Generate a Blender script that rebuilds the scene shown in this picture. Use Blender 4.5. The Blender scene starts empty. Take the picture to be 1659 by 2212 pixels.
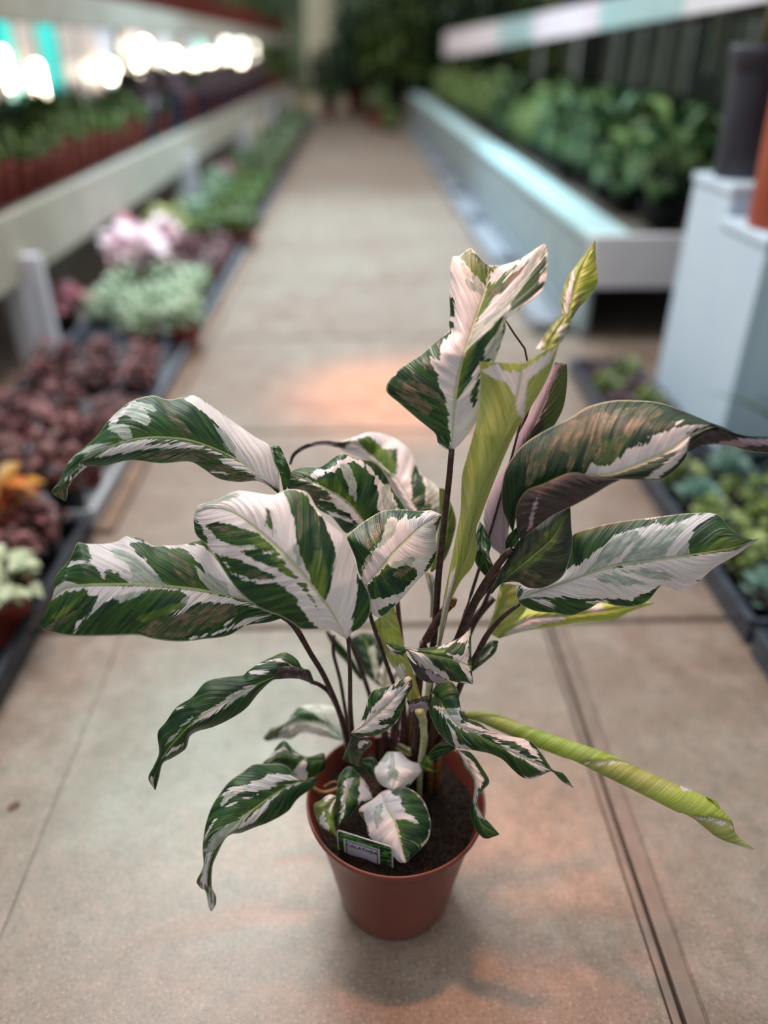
import bpy, bmesh, math, random
import numpy as np
from mathutils import Vector, Matrix

random.seed(7); np.random.seed(7)
S = bpy.context.scene
COL = S.collection

# ------------------------------------------------------------------ camera
W, H, F = 1659.0, 2212.0, 1662.0
HC = 0.77
PITCH = math.atan(996.0 / F)
YAW = -math.atan(59.5 * math.cos(PITCH) / F)
cam_d = bpy.data.cameras.new('camera'); cam = bpy.data.objects.new('camera', cam_d)
COL.objects.link(cam); S.camera = cam
cam.location = (0, 0, HC)
cam.rotation_euler = (math.pi / 2 - PITCH, 0, YAW)
cam_d.sensor_fit = 'VERTICAL'; cam_d.sensor_height = 34.6; cam_d.sensor_width = 25.95
cam_d.lens = 34.6 * F / H
cam_d.clip_start = 0.02; cam_d.clip_end = 200
cam_d.dof.use_dof = True
cam_d.dof.focus_distance = 0.65
cam_d.dof.aperture_fstop = 1.4
CM = Matrix.Translation(cam.location) @ cam.rotation_euler.to_matrix().to_4x4()
CMn = np.array(CM)

def P(px, py, z):
    """world point seen at a photo position, z metres along the lens axis"""
    return CM @ Vector(((px - W / 2) / F * z, -(py - H / 2) / F * z, -z))

def Pn(px, py, z):
    v = np.stack([(px - W / 2) / F * z, -(py - H / 2) / F * z, -z, np.ones_like(z)], -1)
    return (v @ CMn.T)[..., :3]

# ------------------------------------------------------------------ helpers
def lin(c):
    if isinstance(c, str):
        c = [int(c[i:i + 2], 16) for i in (0, 2, 4)]
    r = []
    for x in c[:3]:
        x = x / 255.0
        r.append(x / 12.92 if x <= 0.04045 else ((x + 0.055) / 1.055) ** 2.4)
    return (r[0], r[1], r[2], 1.0)

def tag(o, label=None, cat=None, group=None, kind=None):
    if label: o['label'] = label
    if cat: o['category'] = cat
    if group: o['group'] = group
    if kind: o['kind'] = kind
    return o

def empty(name, loc=(0, 0, 0), rz=0.0):
    o = bpy.data.objects.new(name, None); COL.objects.link(o)
    o.location = loc; o.rotation_euler = (0, 0, rz); o.empty_display_size = 0.05
    return o

def link(name, me, m, parent=None, smooth=True):
    if m is not None and len(me.materials) == 0: me.materials.append(m)
    if smooth:
        me.polygons.foreach_set('use_smooth', [True] * len(me.polygons))
    o = bpy.data.objects.new(name, me); COL.objects.link(o)
    if parent is not None: o.parent = parent
    return o

def copy_tree(o, parent=None):
    c = o.copy(); COL.objects.link(c)
    if parent is not None: c.parent = parent
    for ch in KIDS.get(o.name, []):
        copy_tree(ch, c)
    return c
KIDS = {}
def kid(p, o):
    KIDS.setdefault(p.name, []).append(o); return o

class MB:
    def __init__(s): s.v = []; s.f = []
    def add(s, vs, fs):
        n = len(s.v); s.v += [tuple(v) for v in vs]; s.f += [tuple(i + n for i in f) for f in fs]
    def box(s, x0, x1, y0, y1, z0, z1):
        s.add([(x0, y0, z0), (x1, y0, z0), (x1, y1, z0), (x0, y1, z0), (x0, y0, z1), (x1, y0, z1), (x1, y1, z1), (x0, y1, z1)],
              [(0, 3, 2, 1), (4, 5, 6, 7), (0, 1, 5, 4), (1, 2, 6, 5), (2, 3, 7, 6), (3, 0, 4, 7)])
    def lathe(s, prof, n=32, c=(0, 0)):
        vs = []; fs = []
        for (r, z) in prof:
            for k in range(n):
                a = 2 * math.pi * k / n
                vs.append((c[0] + r * math.cos(a), c[1] + r * math.sin(a), z))
        for i in range(len(prof) - 1):
            for k in range(n):
                k2 = (k + 1) % n
                fs.append((i * n + k, i * n + k2, (i + 1) * n + k2, (i + 1) * n + k))
        s.add(vs, fs)
    def disc(s, r, z, n=32):
        s.add([(r * math.cos(2 * math.pi * k / n), r * math.sin(2 * math.pi * k / n), z) for k in range(n)], [tuple(range(n))])
    def tube(s, pts, rad, n=10):
        pts = [Vector(p) for p in pts]
        vs = []; fs = []
        up = Vector((0.3, 0.2, 1)).normalized()
        for i, p in enumerate(pts):
            t = (pts[min(i + 1, len(pts) - 1)] - pts[max(i - 1, 0)]).normalized()
            a = t.cross(up)
            if a.length < 1e-3: a = t.cross(Vector((1, 0, 0)))
            a.normalize(); b = t.cross(a).normalized()
            r = rad[i] if hasattr(rad, '__len__') else rad
            for k in range(n):
                an = 2 * math.pi * k / n
                vs.append(p + a * math.cos(an) * r + b * math.sin(an) * r)
        for i in range(len(pts) - 1):
            for k in range(n):
                k2 = (k + 1) % n
                fs.append((i * n + k, i * n + k2, (i + 1) * n + k2, (i + 1) * n + k))
        fs.append(tuple(range(n - 1, -1, -1))); fs.append(tuple((len(pts) - 1) * n + k for k in range(n)))
        s.add(vs, fs)
    def mesh(s, name='mesh'):
        me = bpy.data.meshes.new(name); me.from_pydata(s.v, [], s.f); me.update(); return me
    def build(s, name, m, parent=None, smooth=False, bevel=0.0):
        me = s.mesh(name)
        if bevel > 0:
            b = bmesh.new(); b.from_mesh(me)
            bmesh.ops.bevel(b, geom=b.edges[:], offset=bevel, segments=2, affect='EDGES', profile=0.6)
            b.to_mesh(me); b.free()
        return link(name, me, m, parent, smooth)

# ------------------------------------------------------------------ material helpers
class NT:
    def __init__(s, name):
        s.m = bpy.data.materials.new(name); s.m.use_nodes = True
        s.t = s.m.node_tree; s.n = s.t.nodes; s.n.clear()
        s.out = s.n.new('ShaderNodeOutputMaterial')
    def N(s, t, **k):
        n = s.n.new(t)
        for a, b in k.items(): setattr(n, a, b)
        return n
    def L(s, a, b): s.t.links.new(a, b)
    def val(s, sock, v):
        if hasattr(v, 'is_output'): s.L(v, sock)
        else: sock.default_value = v
    def math(s, op, a, b=0.0, c=0.0, clamp=False):
        n = s.N('ShaderNodeMath', operation=op, use_clamp=clamp)
        s.val(n.inputs[0], a); s.val(n.inputs[1], b); s.val(n.inputs[2], c)
        return n.outputs[0]
    def mix(s, f, a, b, mode='MIX'):
        n = s.N('ShaderNodeMix', data_type='RGBA', blend_type=mode)
        s.val(n.inputs[0], f); s.val(n.inputs[6], a); s.val(n.inputs[7], b)
        return n.outputs[2]
    def noise(s, vec, scale, detail=2.0, rough=0.5, dist=0.0):
        n = s.N('ShaderNodeTexNoise')
        if vec is not None: s.L(vec, n.inputs['Vector'])
        n.inputs['Scale'].default_value = scale; n.inputs['Detail'].default_value = detail
        n.inputs['Roughness'].default_value = rough; n.inputs['Distortion'].default_value = dist
        return n.outputs['Fac']
    def step(s, x, lo, hi):
        n = s.N('ShaderNodeMapRange', interpolation_type='SMOOTHSTEP')
        s.val(n.inputs[0], x); n.inputs[1].default_value = lo; n.inputs[2].default_value = hi
        return n.outputs[0]
    def attr(s, name): return s.N('ShaderNodeAttribute', attribute_name=name)
    def xyz(s, x, y, z):
        n = s.N('ShaderNodeCombineXYZ'); s.val(n.inputs[0], x); s.val(n.inputs[1], y); s.val(n.inputs[2], z); return n.outputs[0]
    def bsdf(s, col, rough=0.5, spec=0.5, bump=None, bstr=0.3, bdist=0.001, emit=None, estr=0.0, transl=0.0):
        b = s.N('ShaderNodeBsdfPrincipled')
        s.val(b.inputs['Base Color'], col); s.val(b.inputs['Roughness'], rough)
        s.val(b.inputs['Specular IOR Level'], spec)
        nrm = None
        if bump is not None:
            bn = s.N('ShaderNodeBump'); bn.inputs['Strength'].default_value = bstr; bn.inputs['Distance'].default_value = bdist
            s.L(bump, bn.inputs['Height']); s.L(bn.outputs[0], b.inputs['Normal']); nrm = bn.outputs[0]
        if emit is not None:
            s.val(b.inputs['Emission Color'], emit); b.inputs['Emission Strength'].default_value = estr
        o = b.outputs[0]
        if transl > 0:
            tr = s.N('ShaderNodeBsdfTranslucent'); s.val(tr.inputs[0], col)
            mx = s.N('ShaderNodeMixShader'); mx.inputs[0].default_value = transl
            s.L(o, mx.inputs[1]); s.L(tr.outputs[0], mx.inputs[2]); o = mx.outputs[0]
        s.L(o, s.out.inputs[0]); return s.m

def plain(name, c1, c2=None, scale=20.0, rough=0.6, spec=0.4, bstr=0.2, bdist=0.001, obj=False, emit=None, estr=0.0, detail=4.0):
    t = NT(name); tc = t.N('ShaderNodeTexCoord')
    vec = tc.outputs['Object']
    f = t.noise(vec, scale, detail, 0.6)
    col = t.mix(t.step(f, 0.35, 0.65), lin(c1), lin(c2 or c1))
    return t.bsdf(col, rough, spec, f, bstr, bdist, emit=lin(emit) if emit else None, estr=estr)

def leaf_material():
    t = NT('variegated_leaf')
    a = t.attr('patch'); sep = t.N('ShaderNodeSeparateColor'); t.L(a.outputs['Color'], sep.inputs[0])
    tn = t.attr('tone'); ts = t.N('ShaderNodeSeparateColor'); t.L(tn.outputs['Color'], ts.inputs[0])
    vn = t.attr('vein'); vs = t.N('ShaderNodeSeparateXYZ'); t.L(vn.outputs['Vector'], vs.inputs[0])
    q, u, seed = vs.outputs[0], vs.outputs[1], vs.outputs[2]
    au = t.math('ABSOLUTE', u)
    side = t.math('MULTIPLY_ADD', t.math('SIGN', u), 3.7, seed)
    def vnoise(fq, fu, off, detail=2.0, rough=0.55):
        return t.noise(t.xyz(t.math('MULTIPLY', q, fq), t.math('MULTIPLY', au, fu), t.math('ADD', side, off)), 1.0, detail, rough)
    jag = vnoise(14.0, 2.2, 0.0, 3.0, 0.6)
    jag2 = vnoise(46.0, 3.0, 9.0, 2.0, 0.6)
    fine = vnoise(90.0, 2.0, 20.0, 2.0)
    med = vnoise(11.0, 1.2, 33.0, 3.0)
    blot = vnoise(7.0, 6.0, 51.0, 4.0, 0.65)
    j = t.math('ADD', t.math('MULTIPLY', t.math('SUBTRACT', jag, 0.5), 1.5), t.math('MULTIPLY', t.math('SUBTRACT', jag2, 0.5), 0.7))
    def mask(ch, amp=1.0, soft=0.02):
        return t.step(t.math('MULTIPLY_ADD', j, amp, ch), 0.5 - soft, 0.5 + soft)
    mw = mask(sep.outputs[0]); mg = mask(sep.outputs[1]); mb = mask(sep.outputs[2], 0.8, 0.10); ml = mask(a.outputs['Alpha'], 0.8, 0.25)
    # greens
    g = t.mix(t.step(med, 0.36, 0.68), lin('153722'), lin('41692b'))
    tealn = vnoise(4.0, 2.0, 66.0, 2.0)
    g = t.mix(t.math('MULTIPLY', t.step(tealn, 0.5, 0.7), 0.6), g, lin('1f4a3c'))
    g = t.mix(t.math('MULTIPLY', t.step(blot, 0.6, 0.74), 0.55), g, lin('5b7a2c'))
    g = t.mix(t.step(fine, 0.42, 0.6), t.mix(0.35, g, (0, 0, 0, 1)), g)
    gm = t.step(au, 0.30, 0.0)
    g = t.mix(t.math('MULTIPLY', gm, 0.35), g, lin('6d8c30'))
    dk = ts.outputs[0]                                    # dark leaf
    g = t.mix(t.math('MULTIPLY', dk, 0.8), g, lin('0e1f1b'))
    lime = t.mix(t.step(med, 0.35, 0.65), lin('4d7022'), lin('8b9c45'))
    lime = t.mix(t.step(fine, 0.42, 0.62), t.mix(0.35, lime, lin('2c4a1c')), lime)
    g = t.mix(t.math('MULTIPLY', ml, t.math('MULTIPLY_ADD', jag2, 0.9, 0.25, clamp=True)), g, lime)
    brown = t.mix(t.step(blot, 0.42, 0.6), lin('4c5a3e'), lin('8d7660'))
    brown = t.mix(t.step(jag2, 0.5, 0.66), brown, lin('3a4f38'))
    brown = t.mix(t.step(fine, 0.4, 0.62), t.mix(0.25, brown, lin('1d3020')), brown)
    g = t.mix(t.math('MULTIPLY', mb, t.step(jag, 0.34, 0.50)), g, brown)
    # lime leaf
    lb = t.mix(t.step(med, 0.3, 0.7), lin('98a045'), lin('bfc377'))
    lb = t.mix(t.step(fine, 0.35, 0.65), t.mix(0.25, lb, lin('7d8436')), lb)
    lb = t.mix(ml, lb, t.mix(t.step(med, 0.35, 0.6), lin('a3b53a'), lin('bccb62')))
    lb = t.mix(t.math('MULTIPLY', mb, 0.6), lb, lin('8f7d6a'))
    base = t.mix(ts.outputs[2], g, lb)
    # underside
    un = t.mix(t.step(med, 0.35, 0.65), lin('352a2c'), lin('4d4142'))
    un = t.mix(t.math('MULTIPLY', ml, 0.85), un, lin('4c5a2c'))
    base = t.mix(ts.outputs[1], base, un)
    grey = t.mix(t.step(blot, 0.35, 0.65), lin('98a19a'), lin('c2c6bd'))
    grey = t.mix(ts.outputs[1], grey, lin('9a8791'))
    wh = t.mix(t.step(med, 0.35, 0.65), lin('f2e8e7'), lin('e2d6de'))
    wh = t.mix(t.step(blot, 0.55, 0.75), wh, lin('f4f1ea'))
    wh = t.mix(ts.outputs[1], wh, lin('b99fb2'))
    wh = t.mix(t.math('MULTIPLY', t.step(fine, 0.55, 0.42), 0.22), wh, lin('a79a9c'))
    wh = t.mix(t.math('MULTIPLY', t.step(fine, 0.45, 0.62), t.math('MULTIPLY', ts.outputs[1], 0.45)), wh, lin('84687c'))
    base = t.mix(mw, base, wh)
    base = t.mix(mg, base, grey)
    # thin pale streaks that run along the side veins
    st = t.math('MULTIPLY', t.step(vnoise(26.0, 1.0, 77.0, 1.0), 0.72, 0.76), 0.6)
    base = t.mix(t.math('MULTIPLY', st, t.math('SUBTRACT', 1.0, dk)), base, t.mix(ts.outputs[1], lin('b7c0a4'), lin('8f7f86')))
    # midrib + margin
    mr = t.step(au, 0.034, 0.018)
    base = t.mix(t.math('MULTIPLY', mr, t.math('SUBTRACT', 0.85, t.math('MULTIPLY', ts.outputs[1], 0.6))), base, lin('b9c48d'))
    groove = t.math('MULTIPLY', t.step(au, 0.06, 0.036), t.step(au, 0.025, 0.04))
    base = t.mix(t.math('MULTIPLY', groove, 0.3), base, lin('2c3a1c'))
    mar = t.step(au, 0.965, 0.99)
    base = t.mix(t.math('MULTIPLY', mar, 0.5), base, lin('cfcdb0'))
    ribs = vnoise(30.0, 0.6, 5.0, 1.0)
    h = t.math('ADD', t.math('MULTIPLY', ribs, 1.0), t.math('MULTIPLY', fine, 0.35))
    h = t.math('SUBTRACT', h, t.math('MULTIPLY', mr, 0.8))
    return t.bsdf(base, 0.38, 0.45, h, 0.65, 0.0014, transl=0.16)

M = {}
M['leaf'] = leaf_material()

# ------------------------------------------------------------------ calathea leaf builder
CR = {'A': (80, 820, 600 / 1659), 'B': (560, 900, 500 / 1659), 'C': (820, 500, 500 / 1659), 'D': (960, 840, 699 / 1659),
      'E': (640, 1300, 500 / 1659), 'F': (300, 1380, 480 / 1659), 'G': (960, 1460, 699 / 1659), 'H': (640, 1640, 440 / 1659), 'X': (0, 0, 1.0)}
def conv(c, pts):
    x, y, s = CR[c]; a = np.array(pts, float)
    return np.stack([x + a[:, 0] * s, y + a[:, 1] * s], -1)

def spline(pts, n):
    p = np.asarray(pts, float)
    if len(p) < 3:
        t = np.linspace(0, 1, n)[:, None]; return p[0] * (1 - t) + p[-1] * t
    d = np.r_[0, np.cumsum(np.linalg.norm(np.diff(p, axis=0), axis=1) + 1e-6)]
    e = np.vstack([2 * p[0] - p[1], p, 2 * p[-1] - p[-2]])
    out = []
    K = 12
    for i in range(len(p) - 1):
        p0, p1, p2, p3 = e[i], e[i + 1], e[i + 2], e[i + 3]
        for k in range(K):
            t = k / K
            # centripetal-like damping: limit the tangents
            m1 = (p2 - p0) * 0.5; m2 = (p3 - p1) * 0.5
            L = np.linalg.norm(p2 - p1)
            for m in (m1, m2):
                l = np.linalg.norm(m)
                if l > L: m *= L / l
            out.append((2 * t**3 - 3 * t**2 + 1) * p1 + (t**3 - 2 * t**2 + t) * m1 + (-2 * t**3 + 3 * t**2) * p2 + (t**3 - t**2) * m2)
    out.append(p[-1]); o = np.array(out)
    s = np.r_[0, np.cumsum(np.linalg.norm(np.diff(o, axis=0), axis=1))]; s /= s[-1]
    t = np.linspace(0, 1, n)
    return np.stack([np.interp(t, s, o[:, k]) for k in range(o.shape[1])], -1)

def sdf(P2, poly):
    """signed distance in photo units, positive inside"""
    a = poly; b = np.roll(poly, -1, 0)
    x = P2[:, 0][:, None]; y = P2[:, 1][:, None]
    ax, ay, bx, by = a[:, 0][None], a[:, 1][None], b[:, 0][None], b[:, 1][None]
    dx, dy = bx - ax, by - ay
    t = np.clip(((x - ax) * dx + (y - ay) * dy) / (dx * dx + dy * dy + 1e-9), 0, 1)
    d = np.sqrt((x - ax - t * dx) ** 2 + (y - ay - t * dy) ** 2).min(1)
    c = ((ay > y) != (by > y)) & (x < (bx - ax) * (y - ay) / (np.where(np.abs(by - ay) < 1e-9, 1e-9, by - ay)) + ax)
    return np.where(c.sum(1) % 2 == 1, d, -d)

IDX = {'w': 0, 'g': 1, 'b': 2, 'l': 3}
SEED = [0]
def strip(crop, mid, L=None, R=None, z=(0.65, 0.65), lift=(0.0, 0.0), bulge=0.004, base='d', patches=(), dark=0.0, under=0.0,
          lime=0.0, wave=0.0015, nv=None, k=0.22, pc=None):
    """one blade surface: a midrib and its two edges, with depth along the lens axis; returns vertex, face and attribute arrays"""
    SEED[0] += 1; seed = SEED[0] * 7.31
    m = conv(crop, mid)
    length = np.linalg.norm(np.diff(m, axis=0), axis=1).sum()
    nv = nv or int(min(170, max(40, length / 3.6)))
    ms = spline(m, nv)
    zz = np.interp(np.linspace(0, 1, nv), np.linspace(0, 1, len(z)), z)
    cols = []; us = []
    sides = [(-1, L, lift[0]), (1, R, lift[1])]
    nu = 20
    grid = []; U = []
    for sgn, E_, lf in sides:
        if E_ is None: continue
        es = spline(conv(crop, E_), nv)
        rng = np.linspace(1, 0, nu + 1) if sgn < 0 else np.linspace(0, 1, nu + 1)
        if grid and sgn > 0: rng = rng[1:]
        for a in rng:
            p = ms * (1 - a) + es * a
            v = np.linspace(0, 1, nv)
            env = np.sin(np.pi * np.clip(v, 0, 1)) ** 0.5
            zc = zz + lf * a ** 1.4 * env - bulge * math.sin(math.pi * a) * env
            zc = zc + wave * a * a * np.sin(v * 17 + seed) * env
            grid.append((p, zc)); U.append(sgn * a)
    pts = np.stack([g[0] for g in grid]); zs = np.stack([g[1] for g in grid])   # (nu, nv, 2)
    nuT = len(grid)
    v = np.linspace(0, 1, nv)[None].repeat(nuT, 0); Ua = np.array(U)[:, None].repeat(nv, 1)
    q = (v - k * np.abs(Ua)) * length / 160.0
    zs = zs + 0.0005 * np.sin(q * 42.0) * np.minimum(np.abs(Ua) * 3, 1) * (1 - np.abs(Ua) * 0.5)
    w3 = Pn(pts[..., 0].ravel(), pts[..., 1].ravel(), zs.ravel())
    P2 = pts.reshape(-1, 2)
    n = len(P2)
    Fd = -np.ones((n, 4))
    if base in IDX: Fd[:, IDX[base]] = 1
    bw = 7.0
    for pt in patches:
        c, poly = pt[0], pt[1]
        s_ = np.clip(sdf(P2, conv(pc or crop, poly)) / bw, -1, 1)
        if c in 'bl':
            Fd[:, IDX[c]] = np.maximum(Fd[:, IDX[c]], s_)
            if c == 'l' or True:
                for o in (0, 1): Fd[:, o] = np.minimum(Fd[:, o], -s_)
        else:
            for o in range(4):
                if c == 'g' and o == 0: continue
                Fd[:, o] = np.minimum(Fd[:, o], np.clip(0.9 - 1.9 * s_, -1, 1) if (c == 'w' and o == 1) else -s_)
            if c in IDX: Fd[:, IDX[c]] = np.maximum(Fd[:, IDX[c]], s_)
    patch = 0.5 + 0.5 * Fd
    faces = []
    for i in range(nuT - 1):
        for j in range(nv - 1):
            faces.append((i * nv + j, (i + 1) * nv + j, (i + 1) * nv + j + 1, i * nv + j + 1))
    vein = np.stack([q.ravel(), Ua.ravel(), np.full(n, seed)], -1)
    tone = np.tile([dark, under, lime, 1.0], (n, 1))
    return w3, faces, patch, vein, tone

def ribbon(crop, pts, widths, **kw):
    m = conv(crop, pts); s = CR[crop][2]
    ms = spline(m, 24); w = np.interp(np.linspace(0, 1, 24), np.linspace(0, 1, len(widths)), widths) * s / 2
    t = np.gradient(ms, axis=0); t /= np.linalg.norm(t, axis=1)[:, None] + 1e-9
    nrm = np.stack([-t[:, 1], t[:, 0]], -1)
    pt = kw.pop('patches', ())
    return strip('X', ms[::3], (ms + nrm * w[:, None])[::3], (ms - nrm * w[:, None])[::3], patches=pt, pc=crop, **kw)

def make_leaf(name, strips, parent, mat=None):
    vs = []; fs = []; pa = []; ve = []; to = []; off = 0
    for (v, f, p, e, t) in strips:
        vs.append(v); fs += [tuple(i + off for i in q) for q in f]; off += len(v)
        pa.append(p); ve.append(e); to.append(t)
    V = np.concatenate(vs)
    org = V[0].copy()
    me = bpy.data.meshes.new(name); me.from_pydata((V - org).tolist(), [], fs); me.update()
    for nm, arr, ty, dim in (('patch', np.concatenate(pa), 'FLOAT_COLOR', 4), ('tone', np.concatenate(to), 'FLOAT_COLOR', 4), ('vein', np.concatenate(ve), 'FLOAT_VECTOR', 3)):
        at = me.attributes.new(nm, ty, 'POINT')
        at.data.foreach_set('color' if dim == 4 else 'vector', arr.astype(np.float32).ravel())
    o = link(name, me, mat or M['leaf'], parent)
    o.location = tuple(org - np.array(parent.location))
    return o
# ================================================================== the calathea in its pot
POT = P(855, 1735, 0.752); POT.z = 0.0
HR = 0.150
plant = empty('potted_calathea', POT)
tag(plant, 'white and green variegated calathea in a terracotta plastic pot on the concrete path', 'plant')

M['pot'] = plain('terracotta_plastic', '6f342a', '7b3d31', 6.0, 0.36, 0.5, 0.05)
m = MB()
m.lathe([(0.004, 0.0), (0.052, 0.0), (0.0565, 0.002), (0.058, 0.006), (0.0665, 0.062), (0.0755, 0.112), (0.0788, 0.126), (0.0815, 0.1345), (0.0840, 0.1395), (0.0860, 0.1430), (0.0868, 0.1465), (0.0867, 0.1488),
         (0.0860, 0.1500), (0.0846, 0.1500), (0.0836, 0.1480), (0.0785, 0.132), (0.0700, 0.100), (0.001, 0.100)], 96)
o = link('pot', m.mesh(), M['pot'], plant)
# soil: a crumbly mound
M['soil'] = plain('potting_soil', '120d0b', '33241b', 260.0, 0.95, 0.2, 1.0, 0.004)
vs = []; fs = []; nr, na = 26, 90
for i in range(nr + 1):
    r = 0.0775 * i / nr
    for k in range(na):
        a = 2 * math.pi * k / na
        h = 0.128 + 0.006 * math.cos(r / 0.081 * 1.5) + 0.0022 * math.sin(r * 230 + 5 * math.cos(a * 3)) * math.cos(a * 9 + r * 90) + random.uniform(-0.0012, 0.0012)
        vs.append((r * math.cos(a), r * math.sin(a), h))
for i in range(nr):
    for k in range(na):
        fs.append((i * na + k, i * na + (k + 1) % na, (i + 1) * na + (k + 1) % na, (i + 1) * na + k))
me = bpy.data.meshes.new('soil'); me.from_pydata(vs, [], fs); link('soil', me, M['soil'], plant)

def stem_mat(name, c1, c2, rough=0.4):
    t = NT(name); g = t.N('ShaderNodeTexCoord')
    f = t.noise(g.outputs['Object'], 160, 3, 0.6)
    return t.bsdf(t.mix(t.step(f, 0.35, 0.65), lin(c1), lin(c2)), rough, 0.5, f, 0.3, 0.0008)
M['stem'] = stem_mat('dark_petiole', '2b1a1a', '4d3030')
M['stem_pale'] = stem_mat('pale_petiole', 'a3a878', 'c2c49c')
M['stem_cut'] = stem_mat('browned_petiole', '5f3a1c', '8a5a2c')

def stem(pts, w, zs, m='stem', name='petiole', ground=True):
    """petiole through photo positions; depth interpolates; ends in the soil"""
    p2 = spline(np.array(pts, float), 26)
    z = np.interp(np.linspace(0, 1, 26), np.linspace(0, 1, len(zs)), zs)
    wd = np.interp(np.linspace(0, 1, 26), np.linspace(0, 1, len(w)), w) if hasattr(w, '__len__') else np.full(26, w)
    ps = []; rs = []
    for i in range(26):
        ps.append(P(p2[i, 0], p2[i, 1], z[i]) - POT); rs.append(wd[i] / 2 / F * z[i])
    if ground:
        e = ps[-1]; hgt = math.hypot(e.x, e.y)
        if hgt > 0.062: e = Vector((e.x * 0.062 / hgt, e.y * 0.062 / hgt, e.z))
        ps.append(Vector((e.x, e.y, 0.118))); rs.append(rs[-1])
    mb = MB(); mb.tube(ps, rs, 12)
    me = mb.mesh()
    return link(name, me, M[m], plant)

LEAVES = []
def LF(*strips, name='leaf', label=None):
    o = make_leaf(name, strips, plant); 
    if label: o['label'] = label
    return o

# ---- upper left arching leaf
LF(strip('A', [(1450,665),(1340,580),(1180,470),(1000,390),(840,352),(640,350),(480,385),(340,445),(250,500),(180,590),(165,720)],
   [(1450,665),(1440,530),(1395,400),(1300,340),(1130,220),(950,97),(870,105),(780,118),(690,95),(560,130),(440,230),(360,335),(270,415),(190,490),(130,610),(95,665),(165,725)],
   [(1440,680),(1380,635),(1310,605),(1200,612),(1080,590),(990,530),(910,490),(740,500),(560,482),(400,515),(310,512),(250,505),(200,560),(180,640),(170,725)],
   z=(0.655,0.65,0.63,0.62,0.63), lift=(0.012,0.012), base='d', patches=[
   ('w', [(930,90),(1140,215),(1400,385),(1470,670),(1340,590),(1190,480),(1150,400),(1080,280),(990,190),(880,120)]),
   ('g', [(1010,210),(1050,260),(1110,290),(1180,390),(1190,460),(1140,430),(1090,330)]),
   ('w', [(640,357),(840,365),(1000,400),(1180,480),(1340,590),(1410,650),(1310,600),(1230,525),(1110,490),(1050,440),(900,410),(720,410),(560,430),(420,455),(350,465),(450,410),(560,370)]),
   ('w', [(1180,480),(1300,590),(1240,560),(1110,500),(1090,450)]),
   ('d', [(640,390),(720,362),(860,372),(800,380),(700,385)]),
   ('b', [(600,455),(750,415),(1000,415),(1120,465),(1050,490),(860,490),(700,480)]),
   ('b', [(930,495),(1130,510),(1300,570),(1300,605),(1180,612),(1060,580)]),
   ('w', [(1040,548),(1120,552),(1190,572),(1130,570)]),
   ('b', [(705,95),(760,130),(870,250),(930,340),(880,345),(800,240)]),
   ('g', [(560,130),(700,150),(720,200),(640,180),(690,240),(650,275),(560,230),(470,210)]),
   ('w', [(400,250),(470,205),(560,130),(600,120),(520,220),(470,260)]),
   ('g', [(440,260),(540,270),(565,310),(570,350),(480,385),(340,445),(260,490),(180,500),(300,400),(350,385),(390,385),(490,380),(510,350),(480,320),(420,300)]),
   ('d', [(350,355),(420,300),(480,320),(508,350),(490,378),(390,385)]),
   ('d', [(230,450),(300,440),(260,500),(190,540),(170,560)]), ('b', [(90,660),(180,560),(200,600),(165,725)])]),
   strip('A', [(250,505),(200,560),(178,640),(170,725)], [(250,500),(190,545),(130,620),(88,670),(150,720),(168,728)], [(310,512),(240,570),(190,640),(182,690),(172,728)], z=(0.622,0.618,0.628), lift=(0.004,0.006), base='d', dark=0.3, patches=[('b', [(90,680),(180,580),(230,520),(180,640),(165,725)]), ('g', [(150,620),(190,560),(250,505),(180,600)]), ('w', [(195,600),(250,540),(300,515),(240,575)])]),
   strip('A', [(1390,395),(1412,480),(1448,560),(1472,668)], None, [(1390,395),(1450,400),(1512,540),(1516,580),(1490,655),(1475,668)],
   z=(0.648,0.645,0.655), base='d', patches=[('g', [(1380,390),(1405,400),(1415,470),(1400,470)])]))
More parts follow.
